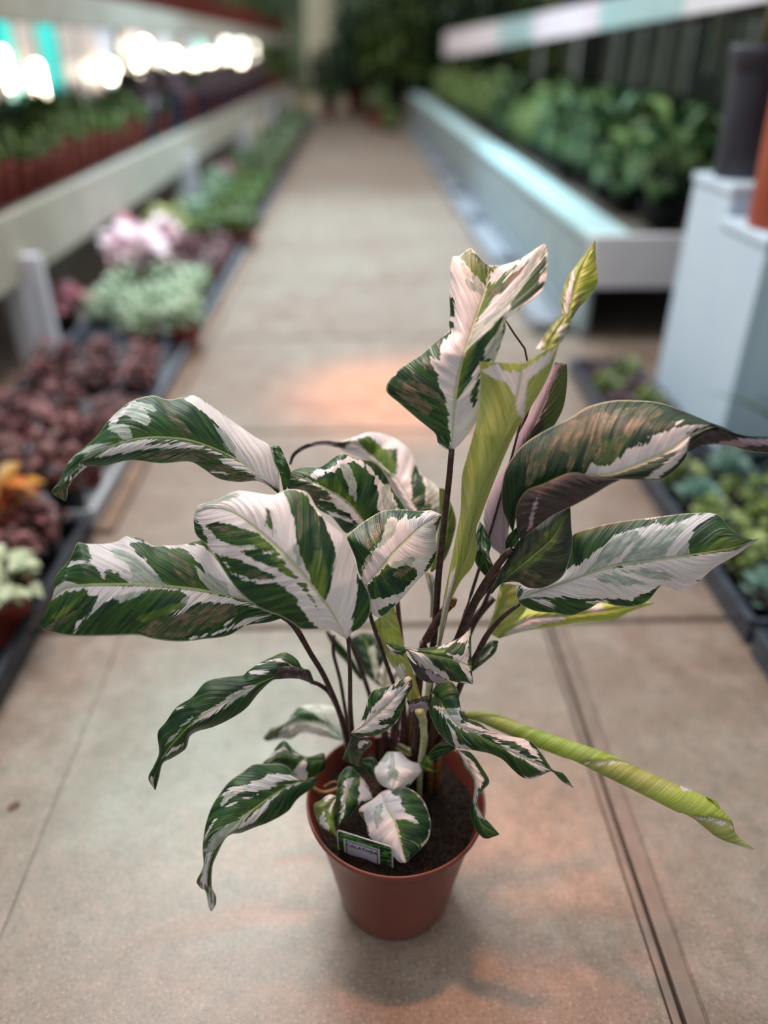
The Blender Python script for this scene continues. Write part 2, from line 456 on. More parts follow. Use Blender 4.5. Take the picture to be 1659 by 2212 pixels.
# ---- lower left broad leaf
LF(strip('A', [(1480,1420),(1370,1370),(1220,1310),(1050,1270),(850,1240),(650,1225),(480,1222),(300,1225),(170,1240),(95,1300),(55,1370),(20,1455)],
   [(1480,1420),(1440,1380),(1330,1300),(1200,1180),(1060,1050),(1000,960),(950,960),(870,985),(760,990),(690,990),(620,945),(530,935),(480,965),(400,980),(290,980),(240,975),(190,1080),(110,1180),(95,1290),(20,1455)],
   [(1480,1420),(1380,1450),(1250,1470),(1140,1530),(1000,1550),(850,1565),(700,1550),(600,1525),(400,1530),(210,1530),(80,1505),(30,1485),(18,1458)],
   z=(0.655,0.64,0.62,0.61,0.625), lift=(0.014,0.012), base='d', patches=[
   ('w', [(290,975),(530,930),(690,990),(870,980),(1000,1000),(1100,1090),(1250,1220),(1420,1390),(1230,1315),(1050,1265),(980,1100),(880,1010),(760,1000),(650,970),(540,970),(600,1050),(650,1080),(700,1160),(770,1230),(560,1218),(530,1190),(430,1140),(400,1190),(350,1120),(290,1095),(200,1110),(330,1070)]),
   ('d', [(530,980),(650,975),(760,1030),(870,1040),(940,1130),(1030,1262),(960,1255),(850,1235),(740,1200),(650,1100),(600,1060),(650,1075),(600,1030)]),
   ('g', [(430,1015),(500,1020),(580,1060),(650,1110),(740,1200),(800,1235),(560,1218),(570,1160),(530,1090),(450,1050)]),
   ('g', [(940,1110),(1000,1150),(1130,1220),(1150,1290),(1040,1255),(980,1190)]),
   ('b', [(780,1030),(870,1060),(930,1150),(950,1240),(880,1220),(830,1150)]),
   ('d', [(530,1150),(400,1160),(420,1135),(470,1140),(545,1218),(400,1222),(300,1225),(200,1222),(150,1190),(200,1105),(290,1097),(350,1120),(400,1190),(430,1140)]),
   ('w', [(60,1330),(110,1240),(160,1210),(200,1085),(330,1075),(240,1105),(190,1130),(160,1200),(300,1228),(650,1230),(850,1245),(1050,1275),(1340,1360),(1230,1345),(1060,1335),(960,1330),(860,1400),(760,1440),(870,1360),(900,1310),(860,1260),(700,1250),(580,1290),(450,1310),(380,1350),(280,1440),(215,1530),(235,1450),(330,1370),(370,1290),(310,1290),(300,1250),(170,1270)]),
   ('g', [(450,1300),(560,1270),(680,1255),(620,1290),(500,1340)]), ('g', [(860,1290),(910,1300),(880,1370),(800,1390)]),
   ('d', [(470,1240),(560,1230),(520,1255)]),
   ('b', [(600,1500),(720,1430),(900,1390),(1000,1330),(1180,1340),(1200,1400),(1050,1470),(850,1545),(700,1545)]),
   ('l', [(580,1430),(800,1340),(900,1320),(860,1370),(740,1410),(640,1450)]), ('l', [(80,1420),(180,1350),(300,1260),(260,1330),(120,1440)]),
   ('w', [(880,1545),(1100,1500),(1250,1430),(1400,1405),(1320,1440),(1180,1485),(1050,1525),(930,1550)]),
   ('w', [(1075,1480),(1130,1440),(1190,1415),(1150,1460)]), ('b', [(30,1480),(200,1400),(330,1310),(200,1420),(90,1505)])]))
# ---- broad white and green leaf facing the lens
LF(strip('X', [(750,1381),(704,1304),(659,1247),(617,1201),(575,1162),(539,1131),(500,1106),(460,1098),(422,1108)],
   [(750,1381),(735,1373),(713,1357),(692,1358),(650,1358),(632,1346),(605,1331),(557,1312),(514,1276),(481,1229),(452,1182),(424,1156),(418,1125),(420,1112)],
   [(750,1381),(759,1367),(783,1352),(800,1322),(798,1283),(774,1235),(760,1195),(747,1162),(711,1129),(681,1096),(659,1063),(622,1057),(590,1069),(514,1060),(470,1078),(428,1092),(422,1108)],
   z=(0.625,0.60,0.59,0.60,0.625), lift=(0.016,0.014), base='w', patches=[
   ('d', [(610,1055),(655,1060),(703,1130),(724,1180),(728,1200),(720,1240),(708,1290),(702,1302),(680,1270),(662,1225),(640,1180),(636,1130),(625,1090)]),
   ('l', [(665,1225),(682,1190),(700,1190),(706,1250),(702,1300),(675,1262)]), ('b', [(640,1090),(652,1080),(655,1130),(648,1180),(642,1130)]), ('b',[(680,1110),(690,1130),(690,1185),(682,1180)]),
   ('g', [(633,1175),(648,1180),(655,1235),(640,1215)]), ('g', [(574,1095),(588,1108),(594,1150),(590,1165),(572,1135)]), ('b', [(574,1095),(580,1100),(588,1140),(576,1130)]),
   ('d', [(770,1235),(800,1280),(802,1322),(783,1354),(755,1374),(760,1350),(766,1310),(772,1290)]),
   ('d', [(446,1137),(470,1128),(520,1140),(560,1155),(590,1180),(612,1207),(560,1184),(510,1180),(470,1165)]),
   ('b', [(455,1138),(480,1135),(540,1152),(510,1160),(470,1150)]), ('l', [(540,1168),(570,1168),(608,1205),(570,1188)]),
   ('g', [(600,1195),(560,1186),(510,1182),(540,1178)]),
   ('d', [(515,1190),(560,1190),(600,1202),(640,1242),(620,1245),(590,1225),(550,1210)]), ('l', [(585,1205),(605,1205),(645,1250),(620,1245)]),
   ('d', [(480,1200),(520,1210),(555,1225),(597,1247),(590,1252),(540,1252),(500,1235)]), ('b', [(540,1230),(590,1248),(560,1252),(530,1245)]),
   ('d', [(450,1185),(480,1205),(500,1240),(560,1262),(600,1260),(640,1290),(645,1310),(672,1345),(700,1362),(640,1362),(557,1316),(514,1280),(478,1232)]),
   ('d', [(415,1118),(432,1130),(440,1150),(456,1184),(420,1158)]), ('l', [(640,1255),(690,1320),(680,1300),(660,1262)]),
   ('g', [(428,1090),(470,1078),(514,1060),(520,1072),(480,1085),(440,1098)])]))  # this grey patch paints the shading along the upper tip edge
# ---- rounder leaf with a white half, right of it
LF(strip('B', [(765,1205),(860,1100),(960,980),(1060,880),(1180,770),(1310,705)],
   [(765,1205),(715,1130),(690,1020),(640,900),(625,860),(700,790),(800,720),(890,675),(1030,665),(1150,680),(1230,672),(1310,705)],
   [(765,1205),(790,1310),(800,1400),(870,1440),(960,1370),(1060,1260),(1130,1180),(1190,1120),(1250,1050),(1275,950),(1265,880),(1280,800),(1310,705)],
   z=(0.645,0.64,0.65,0.67), lift=(0.012,0.014), base='w', patches=[
   ('d', [(610,860),(700,780),(890,665),(1060,665),(1040,720),(960,760),(910,780),(900,880),(840,930),(800,1010),(760,1040),(735,1140),(700,1140),(630,900)]),
   ('b', [(700,820),(860,760),(880,800),(840,900),(760,960),(770,860)]),
   ('g', [(910,780),(940,720),(1000,740),(960,830),(900,920),(850,960),(830,900),(800,1020),(780,1050),(725,1110),(750,1040),(840,920),(880,870)]),
   ('d', [(1060,680),(1110,670),(1220,680),(1120,720),(1070,750)]),
   ('g', [(960,1050),(1040,1010),(1130,1010),(1100,1060),(940,1100)]),
   ('d', [(770,1220),(850,1130),(920,1060),(960,1080),(1060,1060),(1135,1075),(1120,1140),(1090,1180),(1030,1260),(900,1300),(790,1315)]),
   ('l', [(850,1130),(930,1060),(960,1080),(870,1130)]), ('b', [(900,1150),(1050,1080),(1110,1090),(1000,1160)]),
   ('d', [(1180,1120),(1230,1000),(1270,950),(1290,1000),(1230,1100)]),
   ('d', [(845,1390),(930,1350),(990,1330),(960,1400),(900,1440),(860,1430)]), ('d', [(1265,780),(1290,720),(1320,700),(1310,800),(1275,880)])]))
# ---- back-centre leaf, green with a pale fishbone
LF(strip('B', [(830,850),(740,740),(640,620),(520,540),(400,480),(300,445),(205,440)],
   [(830,850),(820,860),(690,810),(620,835),(520,720),(420,660),(340,540),(210,520),(205,450)],
   [(830,850),(960,760),(1050,670),(960,520),(900,400),(820,320),(700,300),(600,262),(540,290),(450,355),(380,360),(300,365),(215,400),(205,435)],
   z=(0.70,0.69,0.675,0.68), lift=(0.012,0.012), base='d', patches=[
   ('w', [(205,420),(300,430),(420,480),(540,545),(640,620),(770,775),(720,790),(640,700),(560,650),(540,620),(440,600),(540,590),(440,500),(300,450)]),
   ('w', [(360,420),(440,370),(520,370),(560,330),(640,280),(720,310),(800,370),(870,460),(960,560),(1000,680),(850,700),(860,560),(820,440),(760,370),(680,320),(640,330),(540,390),(450,410),(420,450)]),
   ('g', [(580,350),(640,330),(660,400),(700,480),(690,600),(640,540),(620,450)]), ('g', [(880,500),(930,480),(960,600),(980,680),(890,680)]),
   ('d', [(640,330),(680,320),(760,370),(820,440),(860,560),(840,640),(760,690),(700,600),(710,480),(670,400)]), ('l', [(420,460),(560,430),(620,540),(740,720),(700,680),(560,545)]),
   ('b', [(210,510),(340,480),(500,560),(520,600),(400,600),(340,545)]),
   ('w', [(410,635),(540,690),(640,720),(690,775),(600,740),(500,700)])]))
# ---- farther leaf behind it, pale, with a curled dark tip
LF(strip('B', [(1120,690),(1060,570),(980,450),(900,370),(800,280),(700,200),(560,192)],
   [(1120,690),(1050,660),(950,500),(880,380),(800,330),(700,290),(600,245),(550,198)],
   [(1120,690),(1200,690),(1300,690),(1305,560),(1250,480),(1170,420),(1120,330),(1070,230),(980,160),(880,120),(780,112),(700,140),(600,170),(550,190)],
   z=(0.74,0.75,0.76,0.74), lift=(0.01,0.014), base='w', patches=[
   ('d', [(1080,480),(1110,330),(1160,420),(1190,520),(1190,640),(1130,690),(1090,600)]), ('g', [(1190,430),(1250,480),(1310,580),(1300,690),(1200,690),(1200,520)]),
   ('l', [(700,150),(780,140),(900,230),(970,240),(1000,330),(970,420),(900,370),(800,270),(720,200)]), ('d', [(950,240),(985,230),(990,330),(955,300)]),
   ('l', [(560,190),(660,160),(640,200),(580,210)]), ('l', [(880,380),(940,400),(980,450),(900,400)]), ('l', [(1170,680),(1200,620),(1230,630),(1230,690)])]),
   ribbon('B', [(620,205),(560,200),(480,187),(400,195),(320,220),(255,265),(225,320),(222,390)], [50,40,36,30,34,30,24,10], z=(0.74,0.735,0.73), under=1.0,
          patches=[('w', [(360,190),(560,185),(560,200),(400,215)])]))
# ---- tall leaf standing at the top
LF(strip('C', [(512,1565),(530,1350),(560,1100),(600,900),(650,720),(710,560),(755,430),(780,310),(772,240)],
   [(512,1565),(490,1570),(420,1520),(400,1450),(280,1350),(140,1230),(50,1150),(60,1080),(150,980),(300,880),(400,790),(500,710),(497,660),(505,580),(500,470),(510,330),(505,260),(525,180),(570,175),(650,120),(700,170),(735,210),(772,240)],
   [(520,1565),(560,1540),(620,1470),(700,1350),(720,1200),(790,1050),(830,920),(880,780),(905,690),(895,600),(930,560),(985,565),(1100,490),(1160,430),(1195,340),(1205,200),(1190,92),(1140,110),(1080,150),(1000,200),(880,240),(772,240)],
   z=(0.63,0.61,0.60,0.61,0.625), lift=(0.016,-0.012), bulge=0.006, base='w', k=0.12, patches=[
   ('d', [(530,700),(460,790),(430,800),(440,930),(340,880),(400,1000),(420,1080),(470,1200),(490,1300),(505,1560),(390,1500),(20,1150),(150,960),(400,770)]),
   ('b', [(290,870),(340,900),(380,1000),(420,1060),(360,1060),(310,960)]), ('b', [(205,950),(250,1020),(330,1100),(420,1150),(480,1260),(430,1230),(340,1180),(240,1080)]),
   ('b', [(100,1090),(150,1060),(220,1090),(270,1160),(380,1260),(340,1340),(240,1250),(100,1140)]), ('b', [(400,800),(460,770),(520,720),(450,800),(430,860)]),
   ('d', [(490,450),(530,480),(548,570),(530,615),(490,600)]), ('d', [(490,640),(525,650),(530,690),(490,700)]),
   ('l', [(575,180),(640,120),(700,170),(780,240),(775,330),(760,380),(700,330),(620,250)]), ('b', [(640,160),(700,185),(760,245),(690,220)]),
   ('d', [(650,120),(672,150),(735,215),(770,250),(700,200)]),
   ('g', [(560,200),(600,230),(740,370),(750,410),(690,370),(590,290)]), ('g', [(590,335),(690,360),(745,420),(735,460),(650,420)]),
   ('l', [(785,250),(900,240),(1000,240),(900,330),(840,420),(770,540),(700,660),(680,660),(740,500),(770,400)]),
   ('w', [(790,300),(880,240),(1010,195),(980,230),(860,330),(790,380)]),
   ('b', [(770,440),(900,350),(1060,210),(1140,130),(1120,180),(1000,320),(880,430),(780,480)]),
   ('g', [(1140,110),(1195,85),(1170,170),(1060,330),(960,500),(890,590),(800,700),(700,790),(605,890),(680,680),(800,590),(900,480),(1020,330)]),
   ('d', [(1160,190),(1200,100),(1205,300),(1170,430),(1100,490),(980,570),(920,570),(1060,330)]),
   ('w', [(1165,190),(1180,330),(1120,440),(1000,560),(980,575),(1110,490),(1150,450),(1150,340)]),
   ('d', [(895,590),(915,690),(820,930),(700,950),(650,1080),(545,1220),(565,1000),(620,870),(700,780),(800,700)]),
   ('l', [(600,900),(690,800),(700,830),(590,1050),(560,1180),(570,1020)]),
   ('g', [(790,800),(895,640),(900,690),(830,900),(740,930),(760,850)]),
   ('d', [(690,1080),(710,1000),(730,1000),(700,1200),(670,1260),(640,1200)])]))
# ---- rolled lime leaf in front of it, two curled sections on top
LF(strip('X', [(947,1400),(965,1310),(984,1255),(1005,1200),(1020,1130),(1040,1060),(1070,995),(1095,930),(1118,850),(1130,785)],
   [(944,1400),(957,1300),(973,1219),(989,1135),(995,1100),(998,1027),(1010,982),(1031,901),(1038,831),(1035,781)],
   [(951,1400),(965,1340),(974,1299),(996,1255),(1020,1225),(1030,1190),(1029,1143),(1037,1120),(1067,1042),(1085,997),(1109,943),(1133,901),(1167,847),(1190,800),(1209,741)],
   z=(0.67,0.64,0.61,0.59,0.58), lift=(0.02,0.02), bulge=0.008, lime=1.0, base='d', patches=[
   ('w', [(1040,800),(1075,785),(1085,800),(1121,803),(1165,775),(1205,748),(1185,786),(1139,822),(1135,870),(1132,905),(1118,895),(1112,856),(1092,825),(1055,812)]),
   ('l', [(1093,793),(1120,780),(1170,765),(1204,748),(1165,775),(1125,800),(1100,803)]), ('w', [(955,1370),(945,1400),(960,1310),(973,1240),(985,1225),(972,1290),(965,1330)])]),
   strip('C', [(1200,850),(1230,770),(1280,690),(1345,600)], [(1115,845),(1150,790),(1180,745),(1245,655),(1310,590)], [(1290,815),(1330,750),(1365,690),(1372,640),(1362,615),(1350,600)],
   z=(0.585,0.59,0.60), lift=(0.008,0.008), lime=0.6, base='d', patches=[('w', [(1110,850),(1160,780),(1180,800),(1150,850)]), ('g', [(1270,700),(1360,640),(1330,760),(1290,810)])]),
   strip('C', [(1345,630),(1370,520),(1400,400),(1450,250),(1546,65)], [(1305,600),(1300,480),(1345,330),(1400,250),(1470,160),(1546,65)], [(1372,640),(1420,560),(1500,470),(1562,370),(1556,250),(1546,65)],
   z=(0.60,0.605,0.61,0.62), lift=(0.012,0.012), lime=0.8, base='d', patches=[('l', [(1345,600),(1400,300),(1546,65),(1570,370),(1420,560)]), ('w', [(1325,580),(1330,450),(1370,310),(1410,250),(1385,400),(1350,590)]),
   ('b', [(1370,620),(1420,450),(1470,440),(1420,560)])]))
# ---- pink-backed leaf behind the lime one, with its lower half
LF(strip('X', [(1085,1200),(1090,1100),(1105,1035),(1140,950),(1180,860),(1212,784)], [(1060,1180),(1045,1120),(1065,1050),(1100,990),(1110,960),(1140,900),(1180,820),(1200,782)],
   [(1099,1190),(1098,1143),(1095,1060),(1115,1030),(1140,985),(1180,945),(1203,910),(1218,877),(1225,831),(1224,786),(1214,784)],
   z=(0.69,0.68,0.665,0.66), lift=(0.01,0.015), base='w', under=0.85, patches=[
   ('l', [(1230,780),(1212,790),(1188,838),(1180,870),(1172,905),(1168,935),(1205,920),(1232,850)]), ('d', [(1165,905),(1180,870),(1172,930),(1120,990),(1130,960)])]))
LF(strip('D', [(200,700),(190,800),(215,900),(240,960)], [(180,680),(160,760),(155,880),(205,955),(240,965)], [(200,700),(240,790),(230,850),(255,920),(242,962)], z=(0.69,0.68,0.69), base='d', patches=[('g', [(180,780),(230,850),(240,900),(200,830)])]))
# ---- dark arching leaf on the right with its rolled underside
LF(strip('D', [(350,735),(380,605),(480,505),(600,462),(720,447),(860,440),(1000,390),(1150,320),(1260,240),(1400,190),(1520,238),(1720,247)],
   [(350,735),(300,620),(295,500),(320,400),(400,290),(520,210),(640,150),(740,90),(860,60),(960,58),(1100,70),(1240,120),(1380,180),(1430,205),(1560,243),(1720,243)],
   [(352,735),(385,612),(482,515),(600,472),(720,452),(880,462),(1000,465),(1110,465),(1180,420),(1240,350),(1260,280),(1400,200),(1520,245),(1720,252)],
   z=(0.625,0.61,0.60,0.595,0.60,0.61), lift=(0.022,0.004), bulge=0.008, base='d', dark=0.75, patches=[
   ('b', [(500,250),(640,170),(830,110),(850,150),(790,290),(710,440),(620,445),(640,330),(560,300),(520,430),(420,500),(420,350)]),
   ('d', [(540,330),(640,190),(600,290),(540,430),(500,470)]), ('d', [(640,440),(690,300),(760,200),(720,320),(700,440)]),
   ('b', [(870,110),(1060,75),(1130,120),(1000,190),(900,290),(840,390),(760,390),(800,280),(850,180)]), ('d', [(800,250),(860,160),(1000,110),(900,200),(830,300)]),
   ('l', [(760,340),(860,250),(980,210),(900,330),(860,390),(780,400)]),
   ('w', [(715,445),(750,370),(790,400),(860,385),(960,300),(1010,260),(1110,230),(1230,190),(1380,180),(1260,240),(1250,300),(1150,330),(1000,400),(860,442)]),
   ('d', [(990,305),(1010,265),(1080,235),(1050,280)]), ('w', [(1165,175),(1200,160),(1235,158),(1190,178)]), ('d', [(1240,230),(1300,200),(1360,195),(1260,235)]),
   ('w', [(1020,460),(1120,390),(1230,300),(1255,300),(1180,390),(1090,465)])]),
   strip('D', [(388,772),(368,690),(372,600),(420,522),(500,490),(650,430),(780,452),(905,466)], None, [(392,772),(480,705),(560,650),(680,590),(760,545),(850,490),(905,466)],
   z=(0.61,0.60,0.592,0.592,0.595), lift=(0,0.012), bulge=0.006, base='d', under=1.0, patches=[('w', [(425,730),(448,620),(478,545),(492,535),(466,620),(452,700)]), ('b', [(650,600),(760,520),(880,470),(760,548)])]),
   strip('D', [(1250,300),(1270,262),(1340,212),(1410,200),(1500,235),(1600,252),(1720,252)], None, [(1252,325),(1330,290),(1450,290),(1560,318),(1640,328),(1720,330)],
   z=(0.595,0.60,0.61), lift=(0,0.012), base='d', under=1.0, patches=[('w', [(1320,295),(1450,262),(1560,250),(1720,255),(1720,285),(1480,300)])]),
   label='arching dark green leaf with brown blotches')
# ---- hanging dark blade under it
LF(strip('D', [(240,1050),(330,960),(450,860),(560,760),(642,608)], [(235,1050),(262,980),(330,860),(380,780),(480,700),(560,650),(640,600)], [(245,1050),(290,1000),(370,990),(430,1020),(510,1020),(600,968),(640,880),(657,790),(650,700),(646,608)],
   z=(0.65,0.63,0.62,0.62), lift=(0.006,0.012), base='d', under=0.45, dark=0.4, patches=[('l', [(290,960),(420,850),(600,650),(640,640),(560,800),(420,930)]), ('b', [(400,900),(500,960),(450,1015),(380,970)]), ('b',[(420,820),(520,760),(500,850)])]),
   strip('D', [(310,820),(350,740),(400,700)], [(310,820),(320,760),(390,690)], [(312,822),(370,800),(402,705)], z=(0.64,0.63), base='d'), label='dark translucent leaf hanging below the arching one')
# ---- pale leaf on the right
LF(strip('D', [(380,1085),(420,1060),(560,1010),(700,960),(860,910),(1060,880),(1260,852),(1450,822),(1550,792),(1612,768)],
   [(378,1085),(368,1040),(372,1005),(430,1015),(500,1010),(600,950),(640,850),(655,750),(760,710),(900,680),(1060,660),(1220,640),(1350,635),(1410,650),(1460,710),(1530,760),(1575,770),(1612,766)],
   [(380,1088),(400,1110),(470,1140),(570,1150),(650,1163),(740,1130),(800,1095),(870,1110),(960,1118),(1040,1090),(1110,1010),(1150,1020),(1210,1035),(1300,990),(1380,920),(1500,850),(1570,800),(1612,770)],
   z=(0.66,0.655,0.645,0.63,0.62), lift=(0.014,0.014), base='w', patches=[
   ('d', [(640,740),(900,670),(1080,662),(1090,690),(960,720),(860,760),(760,850),(680,912),(650,900),(590,970),(600,850)]),
   ('d', [(1350,625),(1420,645),(1470,705),(1540,755),(1590,772),(1500,825),(1260,858),(1250,780),(1300,700),(1390,645)]), ('l', [(1290,850),(1400,760),(1560,780),(1480,825)]),
   ('d', [(1080,660),(1220,632),(1350,628),(1240,668),(1130,700),(1090,690)]),
   ('g', [(820,810),(880,760),(990,720),(1010,760),(920,830),(850,890),(790,925),(700,960),(780,880)]), ('g', [(900,890),(1000,770),(1080,730),(1210,690),(1240,700),(1170,790),(1130,868),(960,905)]), ('g', [(1200,840),(1250,780),(1255,858),(1190,862)]),
   ('g', [(760,960),(880,940),(960,970),(1040,1000),(900,1010),(800,990)]), ('g', [(900,930),(1030,920),(1130,940),(1200,970),(1120,980),(1010,960)]),
   ('d', [(850,930),(900,890),(920,912)]), ('d', [(370,1085),(378,1005),(400,1005),(395,1060)]), ('d', [(1295,985),(1320,980),(1310,1000)]),
   ('d', [(370,1090),(420,1070),(560,1070),(800,1075),(960,1082),(1110,1005),(1130,1020),(1040,1110),(960,1130),(800,1115),(650,1180),(470,1160)]),
   ('w', [(440,1072),(520,1080),(580,1125),(500,1095)]), ('w', [(720,1100),(790,1080),(860,1085),(830,1100)])]), label='pale leaf with a long pointed tip')
# ---- lime leaf low behind the right side
LF(strip('D', [(275,1278),(350,1225),(450,1180),(600,1165),(800,1140),(1075,1098)], [(270,1278),(340,1190),(420,1130),(600,1120),(800,1095),(960,1085),(1075,1095)], [(280,1280),(400,1245),(560,1220),(700,1200),(860,1185),(960,1140),(1075,1100)],
   z=(0.72,0.73,0.75), lift=(0.008,0.008), lime=1.0, base='l', patches=[('w', [(300,1262),(420,1170),(600,1160),(620,1180),(480,1220)]), ('w', [(720,1140),(800,1105),(835,1130),(760,1152)])]),
   strip('D', [(225,1250),(270,1150),(310,1060),(340,1000)], [(212,1250),(250,1150),(275,1050),(290,995)], [(275,1278),(380,1180),(420,1120),(390,1010)], z=(0.72,0.71), lift=(0.006,0.006), lime=1.0, base='d'), label='lime green young leaf')
# ---- small curled leaf in the centre
LF(strip('E', [(635,294),(720,345),(790,338),(880,360),(1000,385),(1100,410),(1190,440),(1256,470)], [(635,290),(700,300),(780,322),(850,335),(1000,320),(1100,290),(1190,245),(1252,178)],
   [(635,298),(660,350),(700,385),(760,388),(795,352),(840,420),(900,470),(990,500),(1070,555),(1170,580),(1270,592)],
   z=(0.65,0.64,0.63,0.635), lift=(0.012,0.01), base='d', patches=[('w', [(785,330),(860,340),(930,400),(1000,460),(1100,540),(1090,570),(960,490),(860,430)]), ('w', [(1100,295),(1180,262),(1258,175),(1240,320),(1225,420),(1275,600),(1200,500),(1160,430),(1080,370),(1200,390),(1215,280)]),
   ('w', [(630,290),(690,385),(760,392),(720,370),(655,310)]), ('w', [(1000,330),(1100,300),(1190,250),(1090,330)]), ('b', [(1050,430),(1130,470),(1120,510),(1060,470)]), ('w', [(1070,545),(1260,590),(1150,572)]), ('l', [(950,350),(1050,340),(1080,370),(980,380)])]),
   strip('E', [(785,375),(850,445),(960,490),(1070,560)], None, [(790,385),(850,510),(920,570),(1000,582),(1070,565)], z=(0.65,0.65), base='d', under=1.0, patches=[('w', [(900,480),(980,500),(1080,560),(1000,590),(960,560)])]))
# ---- lime sheath coming up through the middle
LF(strip('E', [(620,95),(670,230),(715,380),(780,520),(825,620),(845,700)], [(548,150),(600,250),(650,400),(715,500),(760,600),(800,712)], [(700,30),(742,180),(770,300),(800,400),(845,520),(872,620),(892,690)],
   z=(0.67,0.675,0.69), lift=(0.012,0.012), lime=1.0, base='d', patches=[('l', [(600,200),(740,180),(770,400),(700,400)]), ('w', [(700,480),(760,440),(790,520),(760,560)])]), label='lime green rolled sheath')
# ---- small twisted pale leaf
LF(strip('E', [(393,940),(480,890),(560,820),(650,740),(740,650),(825,555)], [(393,935),(450,880),(490,780),(520,680),(560,630),(680,600),(740,560),(800,533),(828,548)], [(395,945),(450,972),(560,962),(650,920),(720,860),(760,780),(790,680),(832,610),(832,560)],
   z=(0.67,0.665,0.66,0.67), lift=(0.01,0.01), base='w', patches=[('d', [(460,850),(500,760),(520,660),(560,620),(690,595),(640,660),(560,740),(490,850)]), ('d', [(590,880),(600,850),(680,830),(740,740),(790,640),(820,560),(840,560),(840,610),(770,790),(690,890)]),
   ('d', [(385,930),(480,945),(560,935),(690,870),(660,930),(560,970),(450,975)]), ('g', [(530,790),(600,770),(660,740),(600,800)]), ('d', [(740,560),(800,530),(760,600),(690,630)])]),
   strip('E', [(400,955),(375,1050),(395,1160)], [(398,955),(360,1050),(330,1130)], [(430,960),(540,1010),(470,1090),(440,1175)], z=(0.69,0.71), base='d', under=0.5, patches=[('w', [(450,990),(530,1000),(440,1060)])]))
# ---- dark leaf to the right of centre
LF(strip('X', [(948,1498),(960,1530),(990,1567),(1040,1592),(1100,1622),(1150,1645),(1190,1664),(1238,1701)],
   [(925,1511),(927,1535),(940,1570),(956,1592),(980,1613),(1029,1622),(1058,1628),(1086,1641),(1107,1662),(1128,1679),(1150,1683),(1179,1671),(1192,1666),(1213,1687),(1238,1702)],
   [(930,1500),(944,1478),(971,1470),(987,1487),(995,1529),(1000,1548),(1035,1562),(1065,1582),(1128,1595),(1145,1599),(1170,1628),(1194,1662),(1217,1671),(1238,1700)],
   z=(0.67,0.65,0.64,0.635,0.645), lift=(0.012,0.012), base='d', patches=[
   ('w', [(937,1526),(993,1529),(997,1562),(1023,1571),(1062,1587),(1032,1588),(987,1572),(958,1549)]), ('g', [(945,1530),(990,1530),(990,1545),(960,1545)]),
   ('w', [(952,1542),(985,1580),(992,1606),(1035,1624),(985,1614),(974,1580)]), ('w', [(1002,1558),(1065,1582),(1130,1594),(1164,1628),(1172,1648),(1126,1610),(1099,1601),(1023,1576)]),
   ('w', [(1062,1596),(1150,1640),(1192,1662),(1170,1668),(1150,1652),(1100,1624)]), ('w', [(1128,1676),(1150,1680),(1180,1668),(1170,1680),(1140,1688)]), ('w', [(1225,1690),(1238,1698),(1238,1704),(1220,1695)])]),
   strip('E', [(790,705),(850,715),(900,680),(945,670)], None, [(822,795),(860,770),(900,765),(950,775)], z=(0.675,0.665), base='d', under=1.0, patches=[('g', [(800,740),(880,720),(940,720),(950,780),(820,795)])]))
# ---- narrow leaf hanging over the pot rim
LF(strip('E', [(1150,1062),(1240,1180),(1300,1300),(1290,1400),(1290,1500),(1340,1600),(1452,1667)], [(1148,1064),(1200,1170),(1270,1280),(1270,1400),(1245,1500),(1280,1620),(1350,1697),(1450,1672)], [(1155,1060),(1250,1080),(1340,1200),(1385,1290),(1340,1350),(1300,1430),(1330,1520),(1400,1600),(1455,1664)],
   z=(0.69,0.68,0.67,0.665), lift=(0.01,0.01), base='d', patches=[('w', [(1160,1065),(1250,1130),(1345,1260),(1320,1330),(1285,1400),(1300,1480),(1350,1560),(1290,1530),(1265,1400),(1275,1290),(1210,1170)]), ('g', [(1230,1130),(1290,1250),(1280,1290),(1220,1180)])]),
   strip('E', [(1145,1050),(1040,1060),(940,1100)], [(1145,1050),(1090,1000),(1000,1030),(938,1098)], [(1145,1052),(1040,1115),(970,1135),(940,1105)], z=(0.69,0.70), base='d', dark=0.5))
# ---- drooping leaf on the left
LF(strip('F', [(1318,345),(1200,260),(1100,225),(1000,290),(860,350),(700,440),(550,530),(400,630),(300,730),(200,850),(150,950),(110,1050),(122,1128)],
   [(1316,340),(1275,235),(1220,215),(1180,150),(1090,98),(1000,130),(900,180),(810,240),(780,270),(640,285),(500,320),(400,430),(280,510),(200,620),(140,700),(150,850),(110,950),(70,1040),(120,1130)],
   [(1318,348),(1240,310),(1130,295),(1010,305),(900,400),(800,520),(680,600),(550,660),(440,690),(380,730),(350,820),(250,890),(180,930),(150,1040),(125,1130)],
   z=(0.69,0.675,0.66,0.65,0.66,0.68), lift=(0.012,0.012), base='d', dark=0.25, patches=[
   ('w', [(885,330),(780,430),(700,455),(560,560),(370,655),(480,560),(640,450),(760,375)]), ('g', [(820,390),(800,420),(700,470),(620,530),(700,430)]), ('w', [(820,240),(980,235),(960,252),(830,262)]), ('w', [(940,170),(1060,140),(1150,205),(1090,172),(1000,165),(880,202)]),
   ('g', [(230,745),(330,640),(400,585),(300,700),(200,800)]), ('w', [(170,890),(260,810),(335,785),(240,852)]), ('w', [(265,520),(390,470),(300,530)]), ('w', [(110,1040),(85,1030),(110,1110)])]),
   strip('F', [(1040,212),(1100,205),(1160,205),(1220,228),(1272,235),(1300,330)], None, [(1005,305),(1130,296),(1200,302),(1250,318),(1300,340),(1312,345)], z=(0.668,0.672,0.688), lift=(0,0.006), base='d', under=1.0), label='drooping dark green leaf with a thin white midline')
